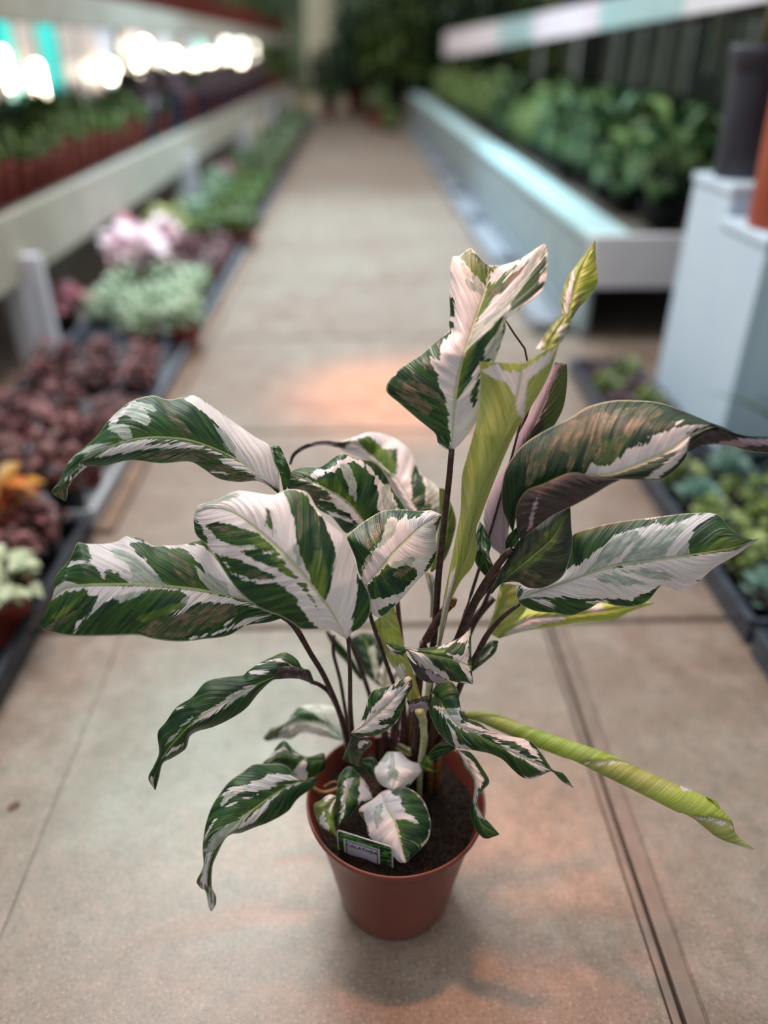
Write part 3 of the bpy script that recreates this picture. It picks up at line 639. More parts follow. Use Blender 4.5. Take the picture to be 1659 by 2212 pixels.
# ---- blurred pale leaf behind on the left
LF(strip('F', [(1555,772),(1400,670),(1250,620),(1100,640),(1000,700),(925,745)], [(1555,770),(1540,600),(1480,520),(1380,490),(1200,505),(1130,580),(1050,650),(980,670),(925,743)], [(1555,775),(1420,740),(1300,710),(1220,700),(1130,750),(1060,745),(960,765),(925,747)],
   z=(0.78,0.80,0.80), lift=(0.006,0.01), base='g', patches=[('d', [(1110,590),(1200,500),(1300,560),(1400,620),(1450,650),(1330,612),(1200,600)]), ('w', [(1100,640),(1300,640),(1500,740),(1420,735),(1220,695),(1130,740)]), ('b', [(925,745),(980,660),(1070,650),(1050,745),(960,765)]), ('d', [(1130,755),(1220,705),(1300,712),(1440,745),(1300,725),(1220,720)])]))
# ---- lower left drooping leaf
LF(strip('F', [(1340,1035),(1200,1065),(1060,1130),(930,1220),(800,1320),(680,1440),(580,1560),(530,1680),(510,1800),(530,1920),(540,2032)],
   [(1338,1030),(1220,1058),(1150,990),(1080,940),(960,935),(850,938),(780,990),(680,1060),(600,1160),(540,1260),(500,1380),(480,1500),(475,1580),(480,1700),(430,1810),(460,1860),(500,1890),(520,2000),(538,2035)],
   [(1342,1035),(1300,1110),(1190,1190),(1110,1290),(970,1370),(860,1410),(760,1450),(690,1460),(640,1500),(580,1620),(550,1700),(545,1850),(575,1920),(575,1980),(545,2035)],
   z=(0.71,0.695,0.675,0.665,0.68,0.70), lift=(0.012,0.012), base='d', patches=[
   ('w', [(1200,1052),(1140,1015),(990,1010),(820,1080),(700,1100),(590,1175),(640,1165),(780,1120),(850,1130),(1030,1110),(1000,1080),(1080,1065)]), ('g', [(620,1230),(650,1160),(760,1115),(830,1110),(740,1160),(680,1190)]),
   ('w', [(890,1170),(780,1180),(640,1270),(560,1350),(500,1500),(478,1525),(530,1400),(620,1290),(740,1210)]),
   ('w', [(1225,1064),(1100,1108),(980,1220),(930,1300),(850,1380),(740,1425),(680,1455),(800,1360),(880,1280),(1000,1160)]), ('l', [(900,1240),(1000,1150),(1060,1130),(940,1230),(800,1330)]),
   ('g', [(850,1275),(740,1350),(560,1450),(478,1595),(540,1590),(640,1490),(740,1405)]),
   ('w', [(510,1600),(548,1575),(520,1700),(490,1880),(465,1800),(490,1700)]), ('w', [(525,1850),(560,1900),(562,2000),(540,2040),(515,2000)]), ('d', [(530,1860),(545,1900),(545,1980),(535,1950)])]), label='drooping striped leaf whose tip hangs beside the pot')
# ---- small dark leaf at the left rim
LF(strip('F', [(1392,905),(1250,900),(1100,860),(1000,890),(920,935)], [(1390,900),(1380,850),(1260,880),(1170,840),(1090,760),(1030,800),(990,860),(920,932)], [(1392,910),(1385,980),(1280,1045),(1200,1060),(1100,990),(1040,940),(920,940)],
   z=(0.75,0.74,0.735), lift=(0.01,0.01), base='d', patches=[('w', [(1150,985),(1200,920),(1250,880),(1255,1050),(1200,1070)]), ('g', [(1000,840),(1080,820),(1200,870),(1180,900),(1080,850),(940,935)])]))
# ---- leaves low in the pot
LF(strip('H', [(790,-60),(795,40),(800,150),(790,248)], [(740,-60),(690,10),(640,70),(650,150),(700,215),(780,250)], [(850,-60),(920,10),(1010,40),(1020,90),(960,170),(900,230),(800,250)], z=(0.73,0.715,0.71), lift=(0.008,0.008), base='w',
   patches=[('g', [(750,60),(790,55),(832,110),(820,170),(750,160)]), ('b', [(860,240),(940,200),(950,225),(890,250)]), ('g', [(700,-60),(820,-60),(760,20),(680,30)])]))
LF(strip('H', [(690,270),(740,400),(810,520),(840,650),(870,760),(893,842)], [(688,270),(620,330),(510,410),(570,520),(590,620),(680,700),(780,780),(840,840),(890,845)], [(692,268),(800,228),(920,240),(1030,330),(1090,480),(1095,560),(1070,660),(990,750),(897,840)],
   z=(0.715,0.70,0.69,0.685), lift=(0.008,0.008), base='w', patches=[('d', [(790,220),(920,230),(1040,330),(1110,550),(990,770),(895,845),(865,740),(850,650),(810,520),(790,480),(880,490),(1000,550),(960,480),(860,390),(850,310),(780,290)]),
   ('g', [(640,390),(700,330),(700,500),(660,570),(630,480)]), ('d', [(500,420),(540,430),(580,560),(600,640),(560,600)])]))
LF(strip('H', [(530,130),(440,220),(400,330),(370,450),(345,545)], [(528,130),(430,60),(350,140),(330,280),(340,380),(310,480),(343,545)], [(532,130),(590,230),(620,330),(510,370),(450,450),(400,490),(347,545)],
   z=(0.725,0.71,0.70), lift=(0.008,0.008), base='d', patches=[('w', [(505,125),(400,175),(355,212),(405,215),(365,310),(365,430),(350,525),(398,380),(405,310),(445,210)]), ('w', [(530,150),(600,250),(618,325),(530,350),(480,420),(512,330),(512,230)])]))
LF(strip('H', [(330,300),(270,400),(280,500),(330,632)], [(328,300),(270,285),(200,335),(145,370),(160,470),(200,550),(270,590),(328,635)], [(332,300),(328,400),(312,500),(332,632)], z=(0.71,0.70,0.695), lift=(0.006,0.006), base='d', lime=0.35,
   patches=[('l', [(240,450),(310,420),(330,620),(270,560)]), ('w', [(180,480),(230,420),(240,500),(270,580),(210,550)]), ('w', [(200,335),(270,290),(320,300),(240,340)]), ('w', [(255,400),(320,330),(270,450)])]), label='small yellowing leaf at the rim')
LF(strip('E', [(880,1130),(920,1170),(1010,1215)], [(880,1128),(930,1100),(980,1140),(960,1190),(1015,1212)], [(878,1132),(900,1200),(950,1220),(1012,1218)], z=(0.73,0.72), base='l', dark=0.6), name='leaf')
LF(strip('E', [(700,1010),(760,1060),(830,1100)], [(690,1000),(760,1020),(820,1050)], [(690,1020),(730,1080),(800,1110)], z=(0.745,0.735), base='b', lime=0.8), name='leaf')
LF(strip('E', [(560,960),(660,940),(750,1000)], [(560,955),(660,925),(755,995)], [(565,980),(660,975),(750,1010)], z=(0.75,0.75), base='w', under=0.6), name='leaf')
# ---- dim leaves behind the stems
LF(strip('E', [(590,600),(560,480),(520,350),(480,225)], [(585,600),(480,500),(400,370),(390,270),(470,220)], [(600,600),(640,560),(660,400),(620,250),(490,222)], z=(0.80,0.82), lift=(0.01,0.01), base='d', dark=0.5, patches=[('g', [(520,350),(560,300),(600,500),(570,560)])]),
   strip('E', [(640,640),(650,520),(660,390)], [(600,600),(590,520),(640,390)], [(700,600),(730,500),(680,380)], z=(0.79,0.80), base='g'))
LF(strip('B', [(1230,1110),(1300,950),(1330,720),(1310,515)], [(1225,1110),(1235,1060),(1270,900),(1290,700),(1290,512)], [(1240,1115),(1340,1010),(1410,780),(1390,660),(1325,515)], z=(0.70,0.71), lift=(0.01,0.01), base='l'), name='leaf')
LF(strip('B', [(1230,1440),(1240,1300),(1230,1200),(1205,1110)], [(1222,1440),(1225,1300),(1205,1200),(1185,1110)], [(1255,1440),(1275,1300),(1262,1170),(1225,1110)], z=(0.71,0.71), base='g', lime=0.7), name='leaf')
LF(strip('D', [(125,1460),(180,1390),(230,1330),(275,1292)], [(120,1455),(170,1350),(240,1292),(274,1290)], [(130,1460),(210,1400),(262,1350),(277,1296)], z=(0.70,0.70), base='d', patches=[('w', [(160,1410),(220,1340),(250,1310),(230,1360)])]))
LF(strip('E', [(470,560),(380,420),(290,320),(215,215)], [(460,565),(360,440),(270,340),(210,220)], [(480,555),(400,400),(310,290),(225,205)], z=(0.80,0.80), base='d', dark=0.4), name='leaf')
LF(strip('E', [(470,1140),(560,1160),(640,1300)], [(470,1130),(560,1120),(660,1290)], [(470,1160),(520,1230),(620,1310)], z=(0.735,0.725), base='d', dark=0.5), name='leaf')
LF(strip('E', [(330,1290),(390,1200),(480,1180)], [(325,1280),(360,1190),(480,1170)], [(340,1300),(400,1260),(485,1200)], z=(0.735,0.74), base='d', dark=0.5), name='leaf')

# ---- petioles
stem([(976,968),(970,1036),(961,1111),(955,1171),(947,1247),(940,1352),(932,1430),(925,1510),(905,1620)], [13,14,15,16,17], (0.63,0.66,0.70,0.745))
stem([(978,1300),(966,1312),(952,1330),(932,1362),(916,1394),(905,1470),(895,1600)], [20,18,19,18,16], (0.67,0.69,0.73), name='cut_petiole')
o = stem([(982,1293),(980,1297),(974,1306)], [13,20], (0.668,0.67), 'stem_cut', 'dry_petiole_tip', False)
stem([(612,1331),(628,1343),(645,1366),(670,1410),(700,1460),(730,1530),(748,1590),(758,1650)], [15,12,12,13,15], (0.655,0.68,0.72,0.765))
stem([(672,1473),(688,1478),(712,1497),(735,1545),(752,1620)], [9,12,12], (0.69,0.73,0.765))
stem([(752,1380),(756,1450),(757,1540),(765,1630)], [8,10,14], (0.625,0.68,0.76))
stem([(721,1372),(720,1410),(735,1470),(752,1570),(768,1640)], [8,8,10], (0.74,0.75,0.775))
stem([(789,1265),(800,1330),(830,1420),(860,1520),(850,1640)], 9, (0.65,0.70,0.75))
stem([(858,1296),(862,1340),(868,1400),(872,1500),(868,1620)], 11, (0.72,0.73,0.76))
stem([(1106,1186),(1085,1208),(1061,1240),(1027,1298),(998,1362),(980,1410),(955,1480),(925,1620)], [14,18,20,19,17], (0.63,0.66,0.70,0.745))
stem([(1122,1305),(1086,1333),(1053,1371),(1030,1415),(1008,1450),(975,1530),(940,1630)], [8,14,14,14], (0.66,0.69,0.75))
stem([(1066,1292),(1040,1320),(1010,1358),(985,1392),(960,1440),(930,1600)], [14,22,24,16], (0.72,0.73,0.77))
stem([(1100,1215),(1060,1262),(1030,1300),(1000,1370),(960,1480),(910,1620)], 11, (0.65,0.69,0.76))
stem([(1180,790),(1160,820),(1110,1000),(1085,1200),(1020,1360),(950,1500),(900,1620)], 9, (0.68,0.70,0.77))
stem([(947,1398),(935,1440),(920,1520),(912,1560),(918,1590),(908,1650)], [14,12,10,14,12], (0.67,0.69,0.735), 'stem_pale')
stem([(905,1535),(915,1560),(913,1610),(907,1645)], [20,14,10], (0.69,0.70,0.73), 'stem_pale')
stem([(747,1362),(762,1400),(785,1460),(808,1540),(815,1630)], 10, (0.76,0.77,0.79))
stem([(915,1385),(905,1450),(888,1540),(880,1640)], 16, (0.74,0.75,0.77))
stem([(1005,1545),(985,1560),(960,1590),(940,1640)], [22,20,18], (0.74,0.75,0.76))
for (a, b) in (((870,1500),(868,1640)), ((890,1520),(885,1650)), ((905,1500),(930,1650)), ((850,1560),(845,1650)), ((935,1560),(945,1640)), ((828,1560),(830,1640)), ((955,1520),(920,1640))):
    stem([a, ((a[0]+b[0])/2+3, (a[1]+b[1])/2), b], [12,16,18], (0.735,0.755), random.choice(['stem','stem','stem_cut']))
stem([(700,1700),(725,1690),(748,1712)], 7, (0.74,0.74), 'stem_cut', 'root', False); stem([(672,1700),(700,1712),(735,1702)], 9, (0.735,0.735), 'stem_cut', 'root', False)
stem([(1090,688),(1110,720),(1134,754),(1142,820),(1120,930),(1085,1060),(1050,1180),(1000,1340),(950,1500),(915,1620)], [4,5,6,9,12], (0.655,0.67,0.70,0.765))

# ---- the unopened lime leaf rolled into a long tube
def roll():
    c = spline(np.array([(1003,1545),(1045,1550),(1086,1565),(1162,1595),(1255,1629),(1339,1666),(1444,1714),(1515,1748),(1550,1778),(1580,1808),(1628,1835)], float), 90)
    z = np.interp(np.linspace(0, 1, 90), [0, .3, .7, 1], [0.745, 0.70, 0.665, 0.66])
    wd = np.interp(np.linspace(0, 1, 90), [0, .08, .2, .35, .45, .6, .75, .82, .88, .93, 1], [14, 30, 36, 38, 46, 50, 54, 56, 50, 22, 3])
    ps = [P(c[i, 0], c[i, 1], z[i]) for i in range(90)]
    n = 40; vs = []; pa = []; ve = []; to = []
    for i in range(90):
        t = (ps[min(i + 1, 89)] - ps[max(i - 1, 0)]).normalized(); a = t.cross(Vector((0, 0, 1))).normalized(); b = t.cross(a).normalized()
        v = i / 89
        for k in range(n + 1):
            an = 2 * math.pi * k / n
            # a rolled sheet: the radius steps down across a spiral seam
            ph = ((an / (2 * math.pi)) + v * 2.6) % 1.0
            r = wd[i] / 2 / F * z[i] * (1.0 + 0.07 * (ph - 0.5) * 2)
            vs.append(ps[i] + a * math.cos(an) * r + b * math.sin(an) * r)
            s_ = 1 if (ph < 0.10 and v > 0.38) else 0
            tip = 1 if v > 0.70 and 0.45 < ph < 0.6 else 0
            pa.append((0.85 * max(s_ * 0.6, tip), 0.0, 0.0, (0.35 + 0.5 * max(0.0, 1 - abs(v - 0.3) / 0.15)) if v < .42 else (0.75 if ph > .55 else 0.1))); ve.append((v * 4 + ph * 0.6, 0.5, 3.3)); to.append((0.0, 0.0, 1.0, 1.0))
    fs = [(i * (n + 1) + k, i * (n + 1) + k + 1, (i + 1) * (n + 1) + k + 1, (i + 1) * (n + 1) + k) for i in range(89) for k in range(n)]
    o = make_leaf('rolled_leaf', [(np.array(vs), fs, np.array(pa), np.array(ve), np.array(to))], plant)
    o['label'] = 'unopened lime green leaf rolled into a tube'
roll()
LF(strip('G', [(1345,620),(1390,680),(1425,760),(1470,850)], [(1340,620),(1365,690),(1400,760),(1465,850)], [(1350,618),(1400,650),(1420,700),(1472,845)], z=(0.66,0.66), base='l', lime=0.7), name='leaf')

# ---- plant tag standing inside the pot rim
def plant_tag():
    def at_h(px, py, h):
        d = CM.to_3x3() @ Vector(((px - W / 2) / F, -(py - H / 2) / F, -1.0)); return Vector((0, 0, HC)) + d * ((h - HC) / d.z)
    TL = at_h(727, 1791, 0.162); TR = at_h(849, 1829, 0.162)
    ex = (TR - TL); wdt = ex.length; ex.normalize()
    down = Vector((0.02, 0.05, -1.0)).normalized()
    down = (down - ex * down.dot(ex)).normalized()
    nz = ex.cross(-down).normalized()
    root = empty('plant_tag', TL)
    mat = Matrix((ex, -down, nz)).transposed().to_4x4()
    root.matrix_world = Matrix.Translation(TL) @ mat
    tag(root, 'small plant name card reading CALATHEA tucked inside the pot rim', 'plant tag')
    hgt = 0.046; r = 0.004
    def card(name, x0, x1, y0, y1, zz, th, rr, m):
        pts = []
        for cx, cy, a0 in ((x1 - rr, y1 - rr, 0), (x0 + rr, y1 - rr, 90), (x0 + rr, y0 + rr, 180), (x1 - rr, y0 + rr, 270)):
            for k in range(7):
                a = math.radians(a0 + k * 15); pts.append((cx + rr * math.cos(a), cy + rr * math.sin(a)))
        n = len(pts); mb = MB()
        mb.add([(x, y, zz) for x, y in pts] + [(x, y, zz + th) for x, y in pts], [tuple(range(n - 1, -1, -1)), tuple(range(n, 2 * n))] + [(i, (i + 1) % n, n + (i + 1) % n, n + i) for i in range(n)])
        return mb.build(name, m, root)
    white = plain('card_white', 'd8d6dc', 'cfd0d8', 30, 0.45)
    t = NT('card_foliage_print'); tc = t.N('ShaderNodeTexCoord'); mp = t.N('ShaderNodeMapping'); mp.inputs['Rotation'].default_value = (0, 0, 0.6); mp.inputs['Scale'].default_value = (1, 3.2, 1)
    t.L(tc.outputs['Object'], mp.inputs[0]); f = t.noise(mp.outputs[0], 140, 2, 0.5, 0.6)
    col = t.mix(t.step(f, 0.45, 0.6), lin('1c2a20'), lin('4f9a3e')); col = t.mix(t.step(t.noise(mp.outputs[0], 90, 1), 0.62, 0.7), col, lin('9a8f98'))
    print_m = t.bsdf(col, 0.4)
    card('backing', 0, wdt, -hgt, 0, 0, 0.0006, r, white)
    card('picture', 0.0012, wdt - 0.0012, -hgt + 0.001, -0.0012, 0.0006, 0.0001, r * 0.8, print_m)
    card('name_panel', 0.0065, wdt - 0.0125, -hgt + 0.004, -0.0095, 0.0008, 0.0001, 0.0005, white)
    ink = plain('card_ink', '1b1d2c', rough=0.5)
    mb = MB(); a0, a1, b0, b1 = 0.0085, wdt - 0.0145, -hgt + 0.006, -0.0112
    w_ = 0.0010
    mb.box(a0, a1, b1 - w_, b1, 0.0009, 0.00105); mb.box(a0, a1, b0, b0 + w_, 0.0009, 0.00105); mb.box(a0, a0 + w_, b0, b1, 0.0009, 0.00105); mb.box(a1 - w_, a1, b0, b1, 0.0009, 0.00105)
    mb.build('panel_border', ink, root)
    blue = plain('card_panel', 'bfc3de', 'c9cce2', 30, 0.45)
    card('panel_fill', a0 + w_, a1 - w_, b0 + w_, b1 - w_, 0.00088, 0.0001, 0.0003, blue)
    fc = bpy.data.curves.new('lettering', 'FONT'); fc.body = 'CALATHEA'; fc.size = 0.0057; fc.space_character = 1.1; fc.align_x = 'CENTER'; fc.offset = 0.00016; fc.extrude = 0.00005
    fc.materials.append(ink)
    tmp = bpy.data.objects.new('lettering_curve', fc); COL.objects.link(tmp); bpy.context.view_layer.update()
    lm = bpy.data.meshes.new_from_object(tmp.evaluated_get(bpy.context.evaluated_depsgraph_get())); bpy.data.objects.remove(tmp)
    fo = bpy.data.objects.new('lettering', lm); COL.objects.link(fo); fo.parent = root; fo.location = ((a0 + a1) / 2, b1 - 0.0080, 0.00115)
plant_tag()
# ================================================================== the greenhouse
def concrete():
    t = NT('path_concrete'); tc = t.N('ShaderNodeTexCoord'); v = tc.outputs['Object']
    big = t.noise(v, 2.6, 3, 0.55); mid = t.noise(v, 14, 5, 0.65); fine = t.noise(v, 260, 3, 0.7); sp = t.noise(v, 95, 2, 0.5)
    c = t.mix(t.step(big, 0.35, 0.68), lin('887a6d'), lin('80695c'))
    c = t.mix(t.math('MULTIPLY', t.step(mid, 0.42, 0.7), 0.5), c, lin('a0958a'))
    m2 = t.noise(v, 48, 4, 0.7)
    c = t.mix(t.math('MULTIPLY', t.step(m2, 0.48, 0.68), 0.55), c, lin('a08478'))
    c = t.mix(t.math('MULTIPLY', t.step(m2, 0.5, 0.3), 0.5), c, lin('6f625a'))
    c = t.mix(t.math('MULTIPLY', t.step(mid, 0.45, 0.25), 0.5), c, lin('75675d'))
    c = t.mix(t.math('MULTIPLY', t.step(fine, 0.55, 0.7), 0.35), c, lin('d0c4b6'))
    c = t.mix(t.math('MULTIPLY', t.step(fine, 0.46, 0.3), 0.75), c, lin('5f524a'))
    c = t.mix(t.math('MULTIPLY', t.step(sp, 0.72, 0.78), 0.4), c, lin('5b4d44'))
    h = t.math('ADD', t.math('MULTIPLY', mid, 0.6), t.math('MULTIPLY', fine, 0.4))
    return t.bsdf(c, t.math('MULTIPLY_ADD', mid, 0.25, 0.24), 0.5, h, 0.25, 0.002)
M['concrete'] = concrete()
M['joint'] = plain('joint_dirt', '4f4137', '5f5146', 60, 0.9)
mb = MB()
ys = [-0.9, 0.12, 0.94, 1.66, 2.36, 3.06, 3.76, 4.46, 5.2, 5.9, 6.6, 7.3, 8.0, 8.8, 9.6, 10.4, 11.4]
for i in range(len(ys) - 1):
    g = 0.004
    if ys[i] < 0.9:
        mb.box(-0.3735, 0.2765, ys[i] + g, ys[i + 1] - g, -0.04, 0.0); mb.box(-1.2, -0.374, ys[i] + g, ys[i + 1] - g, -0.04, -0.0006)
        mb.box(0.310, 1.4, ys[i] + g, ys[i + 1] - g, -0.04, 0.0)
    else:
        mb.box(-1.2, 1.4, ys[i] + g, ys[i + 1] - g, -0.04, 0.0)
me = mb.mesh(); b = bmesh.new(); b.from_mesh(me); bmesh.ops.bevel(b, geom=b.edges[:], offset=0.002, segments=2, affect='EDGES'); b.to_mesh(me); b.free()
me.materials.append(M['concrete']); me.materials.append(M['joint'])
n0 = len(me.polygons)
b = bmesh.new(); b.from_mesh(me)
vv = [b.verts.new(p) for p in ((-3, -1.2, -0.02), (3.6, -1.2, -0.02), (3.6, 19, -0.02), (-3, 19, -0.02))]; f = b.faces.new(vv); f.material_index = 1
vv = [b.verts.new(p) for p in ((-3, 11.4, -0.002), (3.6, 11.4, -0.002), (3.6, 19, -0.002), (-3, 19, -0.002))]; f = b.faces.new(vv)
for x0, x1 in ((-3, -1.2), (1.4, 3.6)):
    vv = [b.verts.new(p) for p in ((x0, -1.2, -0.002), (x1, -1.2, -0.002), (x1, 11.4, -0.002), (x0, 11.4, -0.002))]; b.faces.new(vv)
b.to_mesh(me); b.free()
o = link('floor', me, None, None, False); tag(o, kind='structure')
# the strip let into the joint on the right of the path
M['strip'] = plain('joint_strip', '7a695f', '877469', 30, 0.5)
mb = MB(); mb.box(0.2785, 0.2868, -0.9, 0.938, -0.02, -0.001); mb.box(0.2905, 0.3085, -0.9, 0.938, -0.02, 0.0015); tag(mb.build('trim_1', M['strip'], bevel=0.0015), kind='structure')
M['kerb'] = plain('kerb_brown', '7a6152', '8d7463', 12, 0.7)
mb = MB(); mb.box(-0.50, -0.465, 1.22, 11.0, 0.0, 0.012); tag(mb.build('trim_2', M['kerb'], bevel=0.003), kind='structure')
M['mark'] = plain('floor_stain', '4b3328', '6a4a3c', 60, 0.8)
def stain(px, py, r, s):
    p = ground(px, py); mb = MB(); pts = []
    for k in range(18):
        a = 2 * math.pi * k / 18; rr = r * (1 + 0.35 * math.sin(a * 2 + s) + 0.15 * math.sin(a * 5 + s)); pts.append((p.x + rr * math.cos(a) * 0.6, p.y + rr * math.sin(a), 0.0012))
    mb.add(pts, [tuple(range(18))]); return mb.build('water_stain', M['mark'])
def ground(px, py, h=0.0):
    d = CM.to_3x3() @ Vector(((px - W / 2) / F, -(py - H / 2) / F, -1.0)); t = (h - HC) / d.z
    return Vector((0, 0, HC)) + d * t
tag(stain(30, 1742, 0.0075, 1.0), 'small dark brown spot on the concrete near the left edge', 'stain')

# ---- colours used by the greenhouse plants
def foliage_mat(name, cols, varieg=None, rough=0.45):
    t = NT(name); a = t.attr('tint'); s = t.N('ShaderNodeSeparateColor'); t.L(a.outputs['Color'], s.inputs[0])
    oi = t.N('ShaderNodeObjectInfo')
    k = t.math('FRACT', t.math('ADD', s.outputs[0], t.math('MULTIPLY', oi.outputs['Random'], 0.35)))
    r = t.N('ShaderNodeValToRGB'); t.L(k, r.inputs[0]); r.color_ramp.interpolation = 'LINEAR'
    while len(r.color_ramp.elements) < len(cols): r.color_ramp.elements.new(0.5)
    for i, c in enumerate(cols):
        r.color_ramp.elements[i].position = i / (len(cols) - 1); r.color_ramp.elements[i].color = lin(c)
    col = r.outputs[0]
    if varieg:
        col = t.mix(t.step(s.outputs[1], 0.55, 0.75), col, lin(varieg))
    return t.bsdf(col, rough, 0.5, transl=0.12)
FM = {
    'bush': foliage_mat('bush_green_leaves', ['24452c', '56804a', '2f5a38', '86a668', '1c3623'], '1a3320'),
    'bushy': foliage_mat('bush_light_leaves', ['4a7236', '93ab52', '5c8448', 'b8c47e', '35572c'], '2c4a24'),
    'pale': foliage_mat('pale_veined_leaves', ['7f9a78', 'c6d4b4', '9db595', 'dbe0c6'], '6d8a65'),
    'cream': foliage_mat('cream_leaves', ['a9b795', 'd9dcbc', 'c4cba6', '7f9470'], '6c8060'),
    'red': foliage_mat('dark_red_leaves', ['4d2a2c', '8a4e50', '352e26', 'a0686a', '5f3a38'], '3a2a24'),
    'fire': foliage_mat('fiery_leaves', ['c2413f', 'd98a3a', 'c9a94a', '7a2b2b'], 'd2682f'),
    'green': foliage_mat('mid_green_leaves', ['2c4a1f', '64802f', '3f5c30', '8a9c4c', '23351a'], '1f331c'),
    'deep': foliage_mat('deep_green_leaves', ['152a1b', '2f5230', '1c3822', '54763f', '0f1f14'], '10200f'),
    'grassy': foliage_mat('grey_green_leaves', ['6f8f6c', 'a9c0a0', '557a56', 'c3d0b4'], '4c6a4a'),
    'blue': foliage_mat('blue_green_leaves', ['7fa79d', 'a8cbc0', '5c877c', 'bfd8cc'], '6a968a'),
    'lime': foliage_mat('lime_leaves', ['73884a', '9aac5c', '55693c', 'b0bb7c'], '647c3c'),
    'mauve': foliage_mat('mauve_leaves', ['7c6570', 'a98c9c', '5d5a52', 'c09aa8'], '5f4f58'),
    'pink': foliage_mat('pink_leaves', ['f8d9e2', 'fdeef2', 'f0c2cd', 'e08a9a'], 'fbe8ee'),
    'rose': foliage_mat('rose_leaves', ['c97f8f', 'a5404a', 'd8a6b6', '8a5a58'], 'd99aa8'),
    'yellow': foliage_mat('yellow_leaves', ['d8cf82', 'b9b75c', '8f9a44', 'e0d7a0'], 'a9a84c'),
}
def foliage_mesh(name, n, R, Hh, ln, wd, style='bush', seed=0, lim=None):
    """n separate curved blades with stalks gathered at the pot"""
    rnd = random.Random(seed); vs = []; fs = []; tint = []
    for i in range(n):
        a = rnd.uniform(0, 2 * math.pi)
        if style == 'rosette':
            f = i / n; r0 = R * (0.15 + 0.85 * f) * 0.6; z0 = Hh * (1 - f) * 0.9 + 0.002; el = math.radians(75 - 65 * f); L_ = ln * (0.6 + 0.5 * f); a = i * 2.39996
        elif style == 'spiky':
            r0 = R * 0.05; z0 = Hh * 0.2 * rnd.random(); el = math.radians(rnd.uniform(20, 80)); L_ = ln * rnd.uniform(0.7, 1.1)
        else:
            f = math.sqrt(rnd.random()); r0 = R * f; z0 = Hh * (1 - 0.75 * f * f) * rnd.uniform(0.35, 1.0); el = math.radians(rnd.uniform(-10, 55)); L_ = ln * rnd.uniform(0.7, 1.2)
        if style == 'bush': a2 = a + rnd.uniform(-0.7, 0.7)
        else: a2 = a
        o = Vector((r0 * math.cos(a), r0 * math.sin(a), z0)); d = Vector((math.cos(a2), math.sin(a2), 0)); sd = Vector((-math.sin(a2), math.cos(a2), 0))
        w = wd * rnd.uniform(0.8, 1.15); tv = rnd.random(); b0 = len(vs)
        if style != 'rosette' and style != 'spiky' and z0 > 0.01:      # stalk
            q = Vector((o.x * 0.25, o.y * 0.25, 0)); e = sd * ln * 0.03
            vs += [q - e, q + e, o + e, o - e]; fs.append((b0, b0 + 1, b0 + 2, b0 + 3)); tint += [(tv, 1, 0, 1)] * 4; b0 += 4
        p = o.copy(); N_ = 6; droop = math.radians(rnd.uniform(35, 85) if style != 'rosette' else -20)
        prof = [0.12, 0.7, 1.0, 0.92, 0.62, 0.28, 0.0]
        for j in range(N_ + 1):
            e = el - droop * j / N_
            ww = w * prof[j] * (0.5 if style == 'spiky' and j < 2 else 1)
            cup = 0.25 * ww
            vs += [p - sd * ww * 0.5 + Vector((0, 0, cup)), p.copy(), p + sd * ww * 0.5 + Vector((0, 0, cup))]
            m_ = 0.9 if (rnd.random() < 0.0) else 0.0
            tint += [(tv, 0.0, 0, 1), (tv, 0.72, 0, 1), (tv, 0.0, 0, 1)]
            p = p + (d * math.cos(e) + Vector((0, 0, 1)) * math.sin(e)) * (L_ / N_)
        for j in range(N_):
            q = b0 + j * 3
            fs += [(q, q + 1, q + 4, q + 3), (q + 1, q + 2, q + 5, q + 4)]
    if lim:
        def sc_(x):
            a_ = abs(x) / lim
            return x if a_ < 0.7 else math.copysign(lim * (0.7 + 0.3 * math.tanh((a_ - 0.7) / 0.3)), x)
        vs = [Vector((sc_(v[0]), sc_(v[1]), max(v[2], 0.0005 if style != 'spiky' else v[2]))) for v in vs]
    me = bpy.data.meshes.new(name); me.from_pydata([tuple(v) for v in vs], [], fs); me.update()
    at = me.attributes.new('tint', 'FLOAT_COLOR', 'POINT'); at.data.foreach_set('color', np.array(tint, dtype=np.float32).ravel())
    return me
PM = {'terra': plain('small_pot_terracotta', '7a2f25', '8c3a2d', 20, 0.5), 'black': plain('small_pot_black', '15161a', '1f2126', 20, 0.45),
      'purple': plain('small_pot_purple', '2b2440', '3a2f55', 20, 0.5), 'darkred': plain('bench_pot_dark_red', '7c2a22', '8c352b', 10, 0.5), 'orange': plain('orange_terracotta', '9c4a33', 'a9543b', 10, 0.5)}
def pot_mesh(r, h):
    mb = MB(); mb.lathe([(0.001, 0.0), (r * 0.70, 0.0), (r * 0.72, h * 0.02), (r * 0.93, h * 0.84), (r * 1.0, h * 0.85), (r * 1.02, h * 0.99), (r * 0.95, h), (r * 0.90, h * 0.86), (0.001, h * 0.86)], 24)
    return mb.mesh('pot')
def soil_mesh(r, h):
    mb = MB(); mb.lathe([(0.0005, h * 0.93), (r * 0.6, h * 0.92), (r * 0.91, h * 0.875)], 20); return mb.mesh('soil')
def proto(name, pot, r, h, fm, **kw):
    root = empty(name, (0, 0, -50))
    kid(root, link('pot', pot_mesh(r, h), PM[pot], root)); kid(root, link('soil', soil_mesh(r, h), M['soil'], root))
    me = foliage_mesh('foliage', **kw); fo = link('foliage', me, FM[fm], root); fo.location.z = h * 0.9; kid(root, fo)
    return root
used = {}
PR = {}
